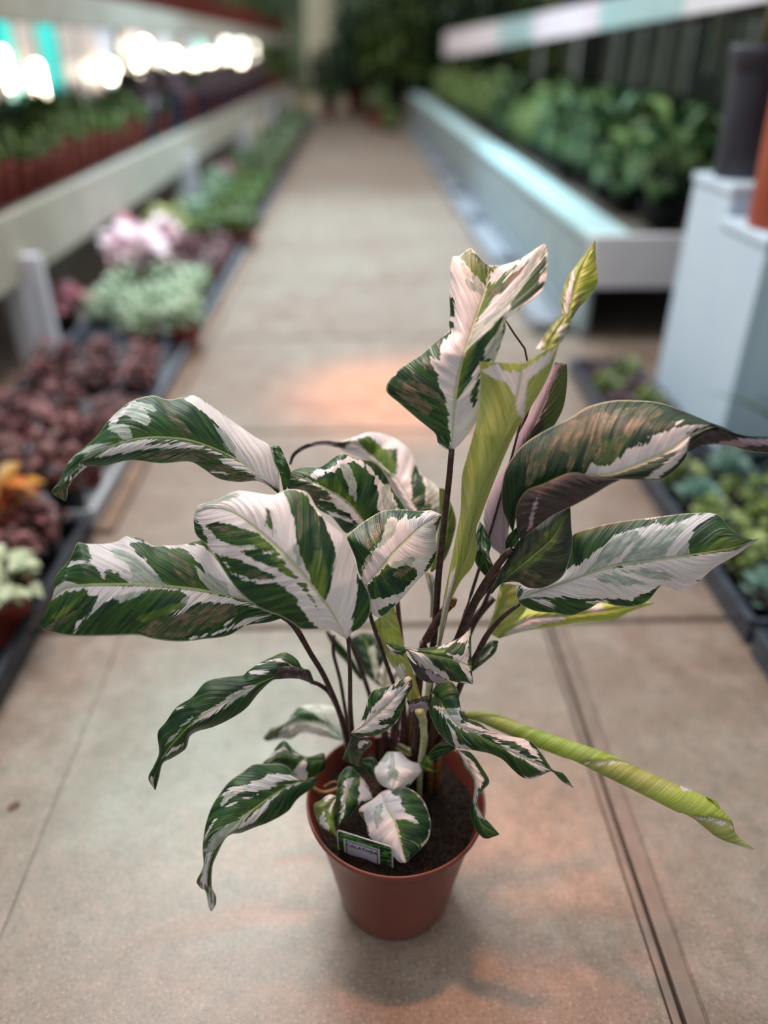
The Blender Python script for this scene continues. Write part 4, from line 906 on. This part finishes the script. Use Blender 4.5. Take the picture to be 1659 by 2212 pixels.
def place(key, x, y, z, rz=None, sc=1.0, label=None, cat='plant', group=None):
    p = PR[key]
    if key not in used: o = p; used[key] = 1
    else:
        o = copy_tree(p)
        for k_ in ('label', 'category', 'group'):
            if k_ in o: del o[k_]
    zs_ = 1.0
    if isinstance(sc, tuple): sc, zs_ = sc
    o.location = (x, y, z); o.rotation_euler = (0, 0, random.randrange(4) * math.pi / 2 if rz is None else rz); o.scale = (sc, sc, sc * zs_)
    tag(o, label, cat, group); return o
def DEF(key, *a, **k): PR[key] = proto(*a, **k)
DEF('cream', 'potted_succulent', 'terra', 0.045, 0.07, 'cream', n=46, R=0.05, Hh=0.06, ln=0.035, wd=0.024, lim=0.07, seed=1)
DEF('fire', 'potted_croton', 'terra', 0.05, 0.08, 'fire', n=26, R=0.05, Hh=0.06, ln=0.06, wd=0.036, lim=0.08, seed=2)
DEF('red1', 'potted_fittonia', 'black', 0.04, 0.055, 'red', n=60, R=0.062, Hh=0.06, ln=0.042, wd=0.028, lim=0.052, seed=3)
DEF('red2', 'potted_fittonia', 'terra', 0.04, 0.06, 'red', n=50, R=0.06, Hh=0.07, ln=0.045, wd=0.03, lim=0.052, seed=4)
DEF('pale', 'potted_fittonia', 'terra', 0.042, 0.075, 'pale', n=60, R=0.06, Hh=0.065, ln=0.042, wd=0.028, lim=0.052, seed=5)
DEF('palefull', 'potted_peperomia', 'black', 0.042, 0.055, 'pale', n=60, R=0.065, Hh=0.07, ln=0.045, wd=0.032, lim=0.052, seed=6)
DEF('mid', 'potted_ivy', 'terra', 0.045, 0.07, 'green', n=60, R=0.08, Hh=0.08, ln=0.05, wd=0.034, lim=0.054, seed=7)
DEF('far', 'potted_fern', 'terra', 0.055, 0.07, 'grassy', n=60, R=0.09, Hh=0.09, ln=0.06, wd=0.034, lim=0.054, seed=8)
DEF('pink', 'potted_caladium', 'black', 0.06, 0.10, 'pink', n=26, R=0.10, Hh=0.12, ln=0.11, wd=0.08, lim=0.11, seed=9)
DEF('rose', 'potted_caladium', 'black', 0.05, 0.09, 'rose', n=26, R=0.07, Hh=0.07, ln=0.07, wd=0.055, lim=0.1, seed=10)
DEF('yellow', 'potted_caladium', 'black', 0.05, 0.09, 'yellow', n=24, R=0.07, Hh=0.11, ln=0.07, wd=0.05, lim=0.09, seed=11)
DEF('bench', 'bench_plant', 'darkred', 0.058, 0.115, 'green', n=60, R=0.075, Hh=0.115, ln=0.065, wd=0.045, lim=0.058, seed=12)
DEF('bench2', 'bench_plant', 'darkred', 0.058, 0.115, 'deep', n=60, R=0.075, Hh=0.105, ln=0.065, wd=0.042, lim=0.058, seed=13)
DEF('violet', 'bench_plant', 'purple', 0.06, 0.12, 'mauve', n=46, R=0.08, Hh=0.11, ln=0.07, wd=0.045, lim=0.07, seed=14)
DEF('blue', 'potted_echeveria', 'black', 0.035, 0.04, 'blue', n=34, R=0.05, Hh=0.03, ln=0.036, wd=0.022, style='rosette', lim=0.043, seed=15)
DEF('lime', 'potted_sedum', 'black', 0.035, 0.04, 'lime', n=60, R=0.05, Hh=0.05, ln=0.03, wd=0.018, lim=0.043, seed=16)
DEF('mauve', 'potted_echeveria', 'black', 0.035, 0.04, 'mauve', n=34, R=0.05, Hh=0.03, ln=0.036, wd=0.02, style='rosette', lim=0.043, seed=17)
DEF('bushA', 'bushy_plant', 'black', 0.09, 0.05, 'bush', n=110, R=0.15, Hh=0.20, ln=0.11, wd=0.075, lim=0.12, seed=18)
DEF('bushB', 'bushy_plant', 'black', 0.09, 0.05, 'bushy', n=110, R=0.15, Hh=0.20, ln=0.11, wd=0.072, lim=0.12, seed=19)
DEF('bushC', 'bushy_plant', 'black', 0.09, 0.05, 'bushy', n=90, R=0.13, Hh=0.20, ln=0.10, wd=0.06, lim=0.12, seed=20)
DEF('tallA', 'tall_foliage_plant', 'darkred', 0.16, 0.26, 'deep', n=200, R=0.42, Hh=1.3, ln=0.28, wd=0.15, lim=0.44, seed=21)
DEF('tallB', 'tall_foliage_plant', 'black', 0.16, 0.26, 'green', n=200, R=0.40, Hh=1.4, ln=0.26, wd=0.14, lim=0.44, seed=22)
DEF('spiky', 'potted_dracaena', 'black', 0.06, 0.10, 'deep', n=30, R=0.05, Hh=0.10, ln=0.26, wd=0.02, style='spiky', seed=23)

# ---- trays on the ground
M['tray'] = plain('tray_black_plastic', '1c1f26', '2a2e38', 30, 0.42)
M['tray_dark'] = plain('tray_dark_slate', '363b46', '464c59', 30, 0.4)
M['tray_mid'] = plain('tray_mid_grey', '83878f', '92969e', 30, 0.5)
M['tray_grey'] = plain('tray_grey_plastic', 'a9adb4', 'b8bcc2', 30, 0.5)
M['tray_slate'] = plain('tray_slate_plastic', '5b616c', '6d7480', 30, 0.45)
def tray(x0, x1, y0, y1, m, label, group, hh=0.042):
    mb = MB(); t_ = 0.008
    mb.box(x0, x1, y0, y1, 0.0, 0.006); mb.box(x0, x0 + t_, y0, y1, 0.0075, hh); mb.box(x1 - t_, x1, y0, y1, 0.0075, hh)
    mb.box(x0 + t_, x1 - t_, y0, y0 + t_, 0.0075, hh); mb.box(x0 + t_, x1 - t_, y1 - t_, y1, 0.0075, hh)
    mb.box(x0 - 0.005, x0 + t_, y0, y1, hh, hh + 0.004); mb.box(x1 - t_, x1 + 0.005, y0, y1, hh, hh + 0.004)
    c = ((x0 + x1) / 2, (y0 + y1) / 2, 0); me = mb.mesh(); me.transform(Matrix.Translation((-c[0], -c[1], 0)))
    o = link('nursery_tray', me, M[m], None, False); o.location = c
    return tag(o, label, 'tray', group)
yy = 0.15; i = 0
while yy < 10:
    L_ = 0.52 if yy < 3 else 0.9
    for c_ in range(2 if yy < 1.7 else 1):
        x0 = -0.86 - c_ * 0.385; mt = 'tray' if yy < 1.2 else ('tray_grey' if i == 2 else 'tray_slate')
        lab = {'tray': 'black plastic tray along the left edge of the path, nearest the lens', 'tray_grey': 'pale grey plastic tray under the dark red plants', 'tray_slate': 'slate grey plastic tray farther down the left of the path'}[mt]
        tray(x0, x0 + 0.36, yy, yy + L_, mt, lab, lab.split(' along')[0].split(' under')[0].split(' farther')[0] + 's on the ground at left')
    yy += L_ + 0.02; i += 1
yy = 0.30
while yy < 2.0:
    for c_ in range(2):
        if c_ and yy > 1.4: continue
        x0 = 0.572 + c_ * 0.36
        tray(x0, x0 + (0.34 if yy < 1.4 else 0.172), yy, yy + 0.56, 'tray_dark', 'dark slate plastic tray of succulents beside the path on the right', 'dark succulent trays')
    yy += 0.58
yy = 2.36
while yy < 9.5:
    tray(0.545, 0.665, yy, yy + 0.9, 'tray_mid', 'narrow grey tray between the path and the pale bench side', 'narrow grey trays by the bench'); yy += 0.92

# ---- left ground plants
TB = []
yy_ = 0.15
while yy_ < 10:
    L2 = 0.52 if yy_ < 3 else 0.9
    TB.append(yy_ + L2 + 0.01); yy_ += L2 + 0.02
def rows(x_list, y0, y1, st, keys, label, group, z=0.0075, jx=0.001, sc=1.0):
    y = y0; k = 0
    mg = 0.02 + (0.052 if sc == 1.0 else 0.078)
    while y < y1:
        if z < 0.01:
            for tb in TB:
                if abs(y - tb) < mg: y = tb + mg
        for x in x_list:
            kx = keys[k % len(keys)] if not callable(keys) else keys(); k += 1
            place(kx, x + random.uniform(-jx, jx), y + random.uniform(-jx, jx), z, None, (sc * random.uniform(0.86, 1.0), random.uniform(0.85, 1.3)), label, 'plant', group)
        y += st
def band(kind, *a, **k): rows(*a, **k)
p = ground(18, 1375, 0.0)
place('cream', p.x, p.y, 0.0075, 0.3, 1.15, 'cream green succulent in a small terracotta pot, lowest at the left edge')
p = ground(30, 1195); place('fire', p.x - 0.02, p.y, 0.0075, 1.0, 1.1, 'red and orange leaved plant in a terracotta pot at the left edge')
p = ground(-120, 1110); place('fire', p.x, p.y, 0.0075, 2.0, 1.1, 'fiery leaved plant cut off by the left edge behind the orange one')
rows([-0.945, -1.06, -1.175], 0.76, 1.2, 0.115, ['fire', 'red2', 'red1'], 'red and orange mixed plant in the tray set back under the left bench', 'mixed red plants under the bench')
rows([-0.565, -0.68, -0.795], 1.02, 1.98, 0.115, ['red1', 'red2', 'red1', 'red1'], 'small plant with dark red leaves in the bed left of the path', 'dark red plants left of the path')
rows([-0.945, -1.06], 1.30, 1.74, 0.115, ['red2', 'red1'], 'dark red plant in the second tray, nearer the bench', 'dark red plants in the second tray')
place('palefull', -0.795, 0.90, 0.0075, 0, 1.0, 'pale green plant standing among the dark red ones')
rows([-0.565, -0.68, -0.795], 2.28, 2.72, 0.115, ['palefull', 'pale'], 'small pale green veined plant in the middle of the left bed', 'pale green plants')
place('pale', ground(405, 762).x, ground(405, 762).y, 0.002, 0, 1.15, 'pale green veined plant in a terracotta pot standing alone on the path edge')
place('pale', ground(318, 775).x, ground(318, 775).y, 0.0075, 1, 1.1, 'pale green veined plant in a terracotta pot, second from the path edge')
rows([-0.565, -0.68], 2.86, 3.35, 0.12, ['red2', 'red1'], 'small plum coloured plant beyond the pale green ones', 'plum plants in the left bed')
place('mid', ground(532, 540).x, ground(532, 540).y, 0.002, 1, 1.2, 'green plant in a small red pot at the path edge before the long green row')
place('pink', -0.785, 2.80, 0.03, 0.5, 1.0, 'plant with large pale pink leaves under the left bench rail')
place('pink', -0.785, 3.01, 0.04, 1.5708, 0.98, 'second pale pink leaved plant just behind the first')
place('rose', -0.94, 2.45, 0.0, 0.5, 1.0, 'rose and mauve leaved plant in front of the pale pink one')
place('rose', -0.785, 3.235, 0.0075, 0.5, 1.05, 'red leaved plant behind the pale pink ones')
place('yellow', -0.785, 3.42, 0.0075, 1.5, 1.1, 'yellow green leaved plant between the pink plants and the bench post')
place('rose', -0.79, 5.30, 0.0075, 0.0, 1.0, 'small pinkish plant beside the second bench post')
rows([-0.565, -0.68, -0.795], 3.62, 5.2, 0.165, ['mid', 'mid', 'far'], 'green leafy plant in the long left row beside the path', 'green plants in the left row')
rows([-0.59, -0.77], 5.5, 10.2, 0.24, ['far', 'far', 'mid'], 'grey green plant at the far end of the left row', 'grey green plants in the far left row', sc=1.25)
rows([-0.83], 12.6, 12.7, 0.5, ['yellow', 'rose', 'cream'], 'pale flowering plant past the end of the left bed', 'pale plants past the bed', sc=1.3)

# ---- benches
M['white_wood'] = plain('painted_wood_cream', 'a9a498', 'b6b1a5', 6, 0.55)
M['white_lav'] = plain('painted_wood_white', 'd9d9e4', 'e2e2ea', 4, 0.5)
M['turq'] = plain('painted_wood_pale_teal', 'a8cacd', 'b8d6da', 4, 0.5)
M['panel'] = plain('grey_green_sheet', '8c9a9c', 'a0acae', 9, 0.5)
M['deck'] = plain('bench_deck', '4f4a42', '6a655a', 9, 0.8)
def bench(name, label):
    r = empty(name); tag(r, label, 'bench'); return r
def part(root, name, boxes, m, bev=0.004, label=None):
    mb = MB()
    for bx in boxes: mb.box(*bx)
    o = mb.build(name, M[m] if isinstance(m, str) else m, root, bevel=bev)
    if label: o['label'] = label
    return o
lb = bench('plant_bench', 'long cream painted bench with a tier above, along the left of the greenhouse')
part(lb, 'front_rail', [(-0.935, -0.91, 0.6, 12.5, 0.235, 0.405)], 'white_wood')
part(lb, 'deck', [(-1.75, -0.936, 0.6, 12.5, 0.375, 0.395)], 'deck')
for y in (2.15, 4.45, 6.75, 9.05, 11.3):
    part(lb, 'leg', [(-0.965, -0.912, y - 0.03, y + 0.03, 0, 0.234), (-0.909, -0.863, y - 0.01, y + 0.03, 0, 0.30)], 'white_lav')
    part(lb, 'back_post', [(-1.80, -1.752, y - 0.03, y + 0.03, 0, 0.93)], 'white_wood')
part(lb, 'upper_rail', [(-0.935, -0.91, 1.2, 12.5, 0.838, 0.935)], 'white_wood')
part(lb, 'upper_deck', [(-1.75, -0.936, 1.2, 12.5, 0.90, 0.92)], 'deck')
rows([-1.01, -1.15, -1.29], 1.75, 3.95, 0.122, ['bench', 'bench2', 'bench'], 'leafy green plant in a dark red pot on the left bench', 'red potted plants on the left bench', z=0.396, jx=0.001)
rows([-1.02, -1.2], 4.15, 9.5, 0.26, ['violet', 'violet', 'bench2'], 'plant in a dark pot on the far part of the left bench', 'dark potted plants on the far left bench', z=0.396, sc=1.2)
rows([-1.02], 9.8, 12, 0.4, ['mid'], 'bright green plant at the far end of the left bench', 'bright green plants on the bench end', z=0.396, sc=2.0)
rows([-1.0], 3.1, 12, 0.2, ['bench2', 'bench2', 'bench'], 'plant in a dark red pot on the upper tier at left', 'red potted plants on the upper tier', z=0.921, sc=1.25)

rb = bench('plant_bench', 'pale teal sided bench full of bushy plants, along the right of the greenhouse')
part(rb, 'side_panel', [(0.68, 0.70, 2.31, 11, 0.012, 0.285)], 'panel')
part(rb, 'top_ledge', [(0.672, 0.80, 2.31, 11, 0.286, 0.31)], 'turq')
part(rb, 'end_board', [(0.672, 1.30, 2.28, 2.309, 0.165, 0.315)], 'white_lav')
part(rb, 'deck', [(0.80, 1.70, 2.31, 11, 0.27, 0.295)], 'deck')
for x in (1.25, 1.66): part(rb, 'leg', [(x, x + 0.05, 2.31, 2.36, 0, 0.27)], 'white_lav')
for y in (5.1, 7.6, 10.0): part(rb, 'leg', [(1.66, 1.71, y, y + 0.05, 0, 0.27)], 'white_lav')
M['slat'] = plain('slat_grey', 'b4bfbb', 'c3cdc9', 6, 0.6)
for y in (3.9, 4.62, 5.0, 5.42, 5.93, 7.0, 8.4): part(rb, 'upright_slat', [(1.72, 1.745, y, y + 0.22, 0.0, 0.98)], 'slat', 0.003)
# upper shelf cover: boards of alternating colour, deeper towards the far end
def board(y0, y1, m):
    zb = lambda y: 0.862 - (y - 2.1) * 0.0205
    mb = MB(); x0, x1 = 0.90, 0.925
    vs = [(x0, y0, zb(y0)), (x1, y0, zb(y0)), (x1, y1, zb(y1)), (x0, y1, zb(y1)), (x0, y0, 0.93), (x1, y0, 0.93), (x1, y1, 0.93), (x0, y1, 0.93)]
    mb.add(vs, [(0, 3, 2, 1), (4, 5, 6, 7), (0, 1, 5, 4), (1, 2, 6, 5), (2, 3, 7, 6), (3, 0, 4, 7)])
    return mb.build('shelf_board', M[m], us)
M['pinkwhite'] = plain('painted_wood_pinkish', 'efdde6', 'f4e6ee', 4, 0.5)
us = empty('upper_shelf'); tag(us, 'upper shelf with pale pink and teal front boards above the right bench', 'shelf')
for y0, y1, m_ in ((1.4, 1.95, 'pinkwhite'), (1.955, 2.5, 'white_lav'), (2.505, 2.9, 'turq'), (2.905, 3.35, 'turq'), (3.355, 4.6, 'pinkwhite'), (4.605, 5.7, 'turq'), (5.705, 9.2, 'pinkwhite')): board(y0, y1, m_)
part(us, 'deck', [(0.926, 1.71, 1.4, 9.2, 0.89, 0.912)], 'deck')
for y in (3.0, 5.2, 7.2, 9.1): part(us, 'bracket', [(1.2, 1.24, y, y + 0.03, 0.70, 0.889)], 'slat')
k = 0
for y in np.arange(2.48, 9.6, 0.27):
    for x in (0.93, 1.18, 1.45):
        kk = ['bushA', 'bushB', 'bushA', 'bushC', 'bushB'][k % 5] if y > 3.6 else ['bushA', 'bushB', 'bushA'][k % 3]; k += 1
        if y > 5.5: kk = ['bushC', 'bushB', 'bushC'][k % 3]
        lab = {'bushA': 'dark green bushy plant on the right bench', 'bushB': 'mid green bushy plant on the right bench', 'bushC': 'pale green bushy plant on the right bench'}[kk]
        place(kk, x + random.uniform(-.02, .02), float(y) + random.uniform(-.02, .02), 0.311 if x < 0.95 else 0.296, None, (random.uniform(0.85, 1.0), random.uniform(0.95, 1.45)), lab, 'plant', lab.split(' plant')[0] + ' plants of the right bench')

# ---- white stands at the right with the two tall pots
M['white_stand'] = plain('stand_white', 'c6dcf0', 'd2e4f4', 2.5, 0.45)
def stand(x0, x1, y0, y1, h, label):
    r = empty('plant_stand', ((x0 + x1) / 2, (y0 + y1) / 2, 0)); tag(r, label, 'stand'); cx, cy = (x0 + x1) / 2, (y0 + y1) / 2
    part(r, 'side_panel', [(x0 - cx, x0 - cx + 0.02, y0 - cy, y1 - cy, 0.0, h - 0.02)], 'white_stand'); part(r, 'side_panel', [(x1 - cx - 0.02, x1 - cx, y0 - cy, y1 - cy, 0.0, h - 0.02)], 'white_stand')
    part(r, 'front_panel', [(x0 - cx + 0.021, x1 - cx - 0.021, y0 - cy, y0 - cy + 0.02, 0.0, h - 0.02)], 'white_stand')
    part(r, 'top', [(x0 - cx - 0.004, x1 - cx + 0.004, y0 - cy - 0.004, y1 - cy + 0.004, h - 0.0195, h)], 'white_stand')
    return r
stand(0.765, 1.25, 1.665, 1.87, 0.535, 'taller white stand under the tall dark grey pot')
stand(0.752, 1.25, 1.447, 1.655, 0.476, 'lower white stand under the tall terracotta pot')
def tall_pot(name, x, y, z, rb_, rt, h, m, lab):
    r = empty(name, (x, y, z)); tag(r, lab, 'plant pot')
    mb = MB(); mb.lathe([(0.001, 0), (rb_, 0), (rb_ * 1.01, 0.004), (rt * 0.93, h * 0.84)], 48); mb.build('body', m, r, True)
    mb = MB(); mb.lathe([(rt * 0.93, h * 0.841), (rt * 1.0, h * 0.85), (rt * 1.05, h * 0.985), (rt, h), (rt * 0.96, h * 0.985), (rt * 0.9, h * 0.85)], 48); mb.build('rim', m, r, True)
    mb = MB(); mb.lathe([(0.001, h * 0.9), (rt * 0.93, h * 0.88)], 32); mb.build('soil', M['soil'], r, True)
    return r
gp = plain('tall_pot_charcoal', '33343f', '3f404b', 6, 0.4)
tall_pot('tall_pot', 0.822, 1.78, 0.5355, 0.050, 0.064, 0.245, gp, 'tall charcoal grey pot standing on the taller white stand')
tp = tall_pot('tall_pot', 0.838, 1.545, 0.4765, 0.078, 0.094, 0.30, PM['orange'], 'tall terracotta pot at the right edge on the lower stand')
mb = MB(); mb.lathe([(0.0, 0.0), (0.008, 0.0), (0.008, 0.002), (0.0, 0.002)], 16)
st = link('price_sticker', mb.mesh(), M['white_lav'], tp); st.rotation_euler = (math.pi / 2, 0, 0.0); st.rotation_euler = Vector((-0.8, -0.6, 0.0)).to_track_quat('Z', 'Y').to_euler(); st.location = (-0.8 * 0.0875, -0.6 * 0.0875, 0.19); 
M['cane'] = plain('cane_tan', '8f8468', 'a59a7c', 20, 0.6)
r = empty('cane_plant', (0.832, 1.78, 0.755)); tag(r, 'tan caned plant growing in the charcoal pot', 'plant')
for a, bb in (((-0.02, 0, 0), (0.02, 0, 0.5)), ((0.01, 0.01, 0), (0.08, 0.02, 0.5))):
    mb = MB(); mb.tube([a, ((a[0] + bb[0]) / 2 + 0.01, 0, 0.25), bb], [0.012, 0.011, 0.009]); mb.build('stem', M['cane'], r, True)
fo = link('foliage', foliage_mesh('foliage', n=40, R=0.16, Hh=0.25, ln=0.10, wd=0.05, seed=30), FM['green'], r); fo.location.z = 0.25
r = empty('leafy_plant', (0.838, 1.545, 0.748)); tag(r, 'teal green leafy plant in the tall terracotta pot', 'plant')
mb = MB(); mb.tube([(0, 0, 0), (0.0, 0.0, 0.2)], [0.01, 0.008]); mb.build('stem', M['cane'], r, True)
fo = link('foliage', foliage_mesh('foliage', n=60, R=0.12, Hh=0.05, ln=0.06, wd=0.045, lim=0.085, seed=31), FM['deep'], r); fo.location.z = 0.06
place('spiky', 0.84, 1.23, 0.012, 0.2, 1.0, 'spiky dark green plant in front of the lower white stand')

# ---- right ground plants in the trays
k = 0
for y in [t0 + 0.055 + 0.0985 * q for t0 in (0.30, 0.88, 1.46) for q in range(5)]:
    for x in ([0.625, 0.723, 0.821, 0.985, 1.083, 1.181] if y < 1.44 else [0.622, 0.697]):
        if y < 0.5: continue
        if x > 0.75 and x < 1.0 and abs(y - 1.23) < 0.10: continue
        rr = random.random()
        if y < 1.0: kk = 'blue' if rr < 0.72 else ('lime' if rr < 0.88 else 'mauve')
        elif y < 1.45: kk = 'lime' if rr < 0.4 else ('blue' if rr < 0.75 else 'mauve')
        else: kk = 'lime' if rr < 0.55 else ('mauve' if rr < 0.85 else 'blue')
        lab = {'blue': 'blue green rosette succulent in the right hand trays', 'lime': 'lime green sedum in the right hand trays', 'mauve': 'dusty mauve rosette succulent in the right hand trays'}[kk]
        place(kk, float(x), float(y), 0.0065, None, (1.0 if y < 1.44 else 0.80) * random.uniform(0.94, 1.04), lab, 'succulent', lab.split(' in ')[0] + 's')

# ---- far end
for (key, x, y, sc, lab) in (
    ('tallA', -0.38, 11.6, 0.62, 'shorter dark plant before the beige pillar'), ('tallB', 0.45, 11.6, 1.0, 'tall green plant at the far end in the aisle middle'),
    ('tallA', 1.36, 11.6, 1.0, 'tall dark plant at the far end beside the shelf end'), ('tallB', 2.3, 11.6, 1.0, 'tall green plant in the far right corner'),
    ('tallA', 0.0, 12.6, 1.0, 'tall dark plant in the second row at the far end'), ('tallB', 0.95, 12.6, 1.1, 'tall green plant filling the gap behind the far shelf'),
    ('tallA', 1.95, 12.7, 1.1, 'tall dark plant second from the far right corner'), ('tallA', 0.6, 13.7, 1.3, 'tallest dark plant behind the others at the far end'),
    ('tallB', -1.25, 13.2, 0.8, 'green plant behind the end of the left bench'), ('tallA', 1.8, 13.9, 1.3, 'tall dark plant against the far right wall')):
    place(key, x, y, 0.0, None, sc, lab)
place('mid', 0.22, 10.0, 0.002, 0, 2.6, 'small green plant in a red pot at the far end of the aisle')
place('red2', 1.05, 10.2, 0.296, 0, 2.2, 'dark red leaved plant at the far end of the right bench')
place('bushC', 0.36, 9.4, 0.002, 0, 0.9, 'pale bushy plant in a black pot where the aisle ends')
M['pillar'] = plain('pillar_beige', 'b3ad9c', 'bdb7a7', 3, 0.6)
mb = MB(); mb.box(-0.85, -0.3, 15.2, 15.6, -0.002, 2.6); tag(mb.build('pillar', M['pillar'], bevel=0.01), kind='structure')
mb = MB(); mb.box(-3.0, 3.6, 18.2, 18.3, -0.002, 2.6); M['backwall'] = plain('back_wall', '2c3a2c', '3f4d3a', 1.5, 0.8); tag(mb.build('wall_back', M['backwall']), kind='structure')
mb = MB(); mb.box(3.4, 3.5, -1, 18.2, -0.002, 1.6); M['darkwall'] = plain('dark_wall', '0f1715', '1a2421', 1.5, 0.8); tag(mb.build('wall_right', M['darkwall']), kind='structure')

# ---- glazed left wall: posts, pale and turquoise panes, a few much brighter; the panes' own emission stands for daylight
M['frame'] = plain('window_frame', '9c958f', 'aaa39d', 5, 0.6)
mb = MB(); mb.box(-2.0, -1.95, -1, 18.2, -0.002, 0.46); mb.box(-2.0, -1.95, -1, 18.2, 1.25, 1.4); tag(mb.build('wall_left', M['frame']), kind='structure')
def glow(name, c, e, s):
    return plain(name, c, c, 2, 0.3, 0.3, 0.0, emit=e, estr=s)
GL = {'t': glow('pane_turquoise', '3fc8c0', '38c4bc', 1.1), 'g': glow('pane_grey', '9f9894', 'c0b6b2', 0.85), 'p': glow('pane_pink', 'd8c3cf', 'e6d0dc', 0.9), 'b': glow('pane_blue', 'b3bfd0', 'b8c8dc', 0.85),
      'w': glow('pane_daylight_glow', 'ffffff', 'fff8e8', 9.0), 'l': glow('pane_pale_teal', 'a4dcd8', 'a0dcd8', 0.9)}
seq = 'gtgtggbgpgbgblbgwlwgwwlw'
y = 4.6; n_ = 1
for i, ch in enumerate(seq):
    wd_ = 0.30 + 0.032 * i
    if y + wd_ > 18: break
    r = empty('window_%d' % n_, (-1.975, y + wd_ / 2, 0.46)); tag(r, kind='structure'); n_ += 1
    part(r, 'pane', [(-0.004, 0.004, -wd_ / 2 + 0.012, wd_ / 2 - 0.012, 0.0, 0.79)], GL[ch], 0.0)
    part(r, 'mullion', [(-0.02, 0.02, wd_ / 2 - 0.011, wd_ / 2 + 0.011, 0.0, 0.79)], 'frame', 0.0)
    y += wd_
M['daylight_gap'] = glow('daylight_gap_glow', 'fff2d8', 'fff0d0', 30.0)
# round gaps of daylight, made as added glowing bodies behind the bench
def daylight_gap(px, py, lab, rr=0.035, hh=0.03):
    x = -1.878; rr = min(rr, 0.065); d = CM.to_3x3() @ Vector(((px - W / 2) / F, -(py - H / 2) / F, -1.0)); t = x / d.x; p = Vector((0, 0, HC)) + d * t
    r = empty('glowing_gap', p); tag(r, lab, 'daylight_gap', 'daylight gaps behind the left bench')
    mb = MB(); mb.lathe([(0.001, -rr - hh), (rr * 0.7, -rr * 0.7 - hh), (rr, -hh), (rr, hh), (rr * 0.7, rr * 0.7 + hh), (0.001, rr + hh)], 20); mb.build('gap_glow', M['daylight_gap'], r, True)
    mb = MB(); mb.tube([(0, 0, rr + hh), (0, 0, 1.5 - p.z)], 0.004, 6); mb.build('added_cord', M['frame'], r, True)
for q in ((8, 150, 0.03, 0.07), (84, 180, 0.028, 0.08), (240, 155, 0.045, 0.02), (310, 100, 0.05, 0.0), (302, 145, 0.05, 0.0), (375, 125, 0.08, 0.0), (415, 140, 0.08, 0.0), (452, 125, 0.09, 0.0), (488, 138, 0.1, 0.0), (522, 132, 0.11, 0.0), (556, 135, 0.12, 0.0), (580, 137, 0.12, 0.0)):
    daylight_gap(q[0], q[1], 'bright round glow standing in for a daylight gap behind the left bench', q[2], q[3])

# ---- light
w = bpy.data.worlds.new('world'); S.world = w; w.use_nodes = True; nt = w.node_tree; bg = nt.nodes['Background']
tc = nt.nodes.new('ShaderNodeTexCoord'); sx = nt.nodes.new('ShaderNodeSeparateXYZ'); nt.links.new(tc.outputs['Generated'], sx.inputs[0])
rp = nt.nodes.new('ShaderNodeValToRGB'); nt.links.new(sx.outputs[2], rp.inputs[0])
rp.color_ramp.elements[0].position = 0.0; rp.color_ramp.elements[0].color = lin('6f7a70'); rp.color_ramp.elements[1].position = 0.9; rp.color_ramp.elements[1].color = lin('f4f4f2')
e = rp.color_ramp.elements.new(0.25); e.color = lin('9fb0b0')
nt.links.new(rp.outputs[0], bg.inputs[0]); bg.inputs[1].default_value = 0.92
def area(name, loc, target, sx_, sy_, power, col):
    d = bpy.data.lights.new(name, 'AREA'); d.shape = 'RECTANGLE'; d.size = sx_; d.size_y = sy_; d.energy = power; d.color = col[:3]
    o = bpy.data.objects.new(name, d); COL.objects.link(o); o.location = loc
    o.rotation_euler = (Vector(target) - Vector(loc)).to_track_quat('-Z', 'Y').to_euler(); return o
area('roof_light', (-0.5, 1.9, 2.7), (0, 0.6, 0.2), 1.3, 1.3, 74, (1.0, 0.97, 0.93))
area('roof_light_far', (0.3, 6, 3.2), (0, 6, 0), 2.0, 7.0, 190, (0.95, 0.98, 1.0))
def spot(px, py, col, power, rad, h=3.2, off=(0, 0.6)):
    p = ground(px, py); d = bpy.data.lights.new('tinted_light', 'SPOT'); d.energy = power; d.color = col; d.shadow_soft_size = 0.12
    loc = Vector((p.x + off[0], p.y + off[1], h)); d.spot_size = 2 * math.atan(rad / (loc - p).length); d.spot_blend = 1.0
    o = bpy.data.objects.new('tinted_light', d); COL.objects.link(o); o.location = loc; o.rotation_euler = (p - loc).to_track_quat('-Z', 'Y').to_euler()
spot(500, 1600, (0.25, 0.95, 1.0), 340, 0.28)
spot(850, 850, (1.0, 0.34, 0.10), 1300, 0.34)
spot(1090, 1870, (1.0, 0.38, 0.18), 380, 0.20)
spot(640, 1880, (1.0, 0.42, 0.24), 220, 0.16)
spot(690, 520, (0.6, 0.86, 1.0), 900, 2.2)
spot(1000, 2130, (1.0, 0.50, 0.35), 60, 0.26)
S.view_settings.view_transform = 'Standard'; S.view_settings.look = 'None'; S.view_settings.exposure = 0.0; S.view_settings.gamma = 1.0
S.cycles.use_denoising = True
S.cycles.max_bounces = 6
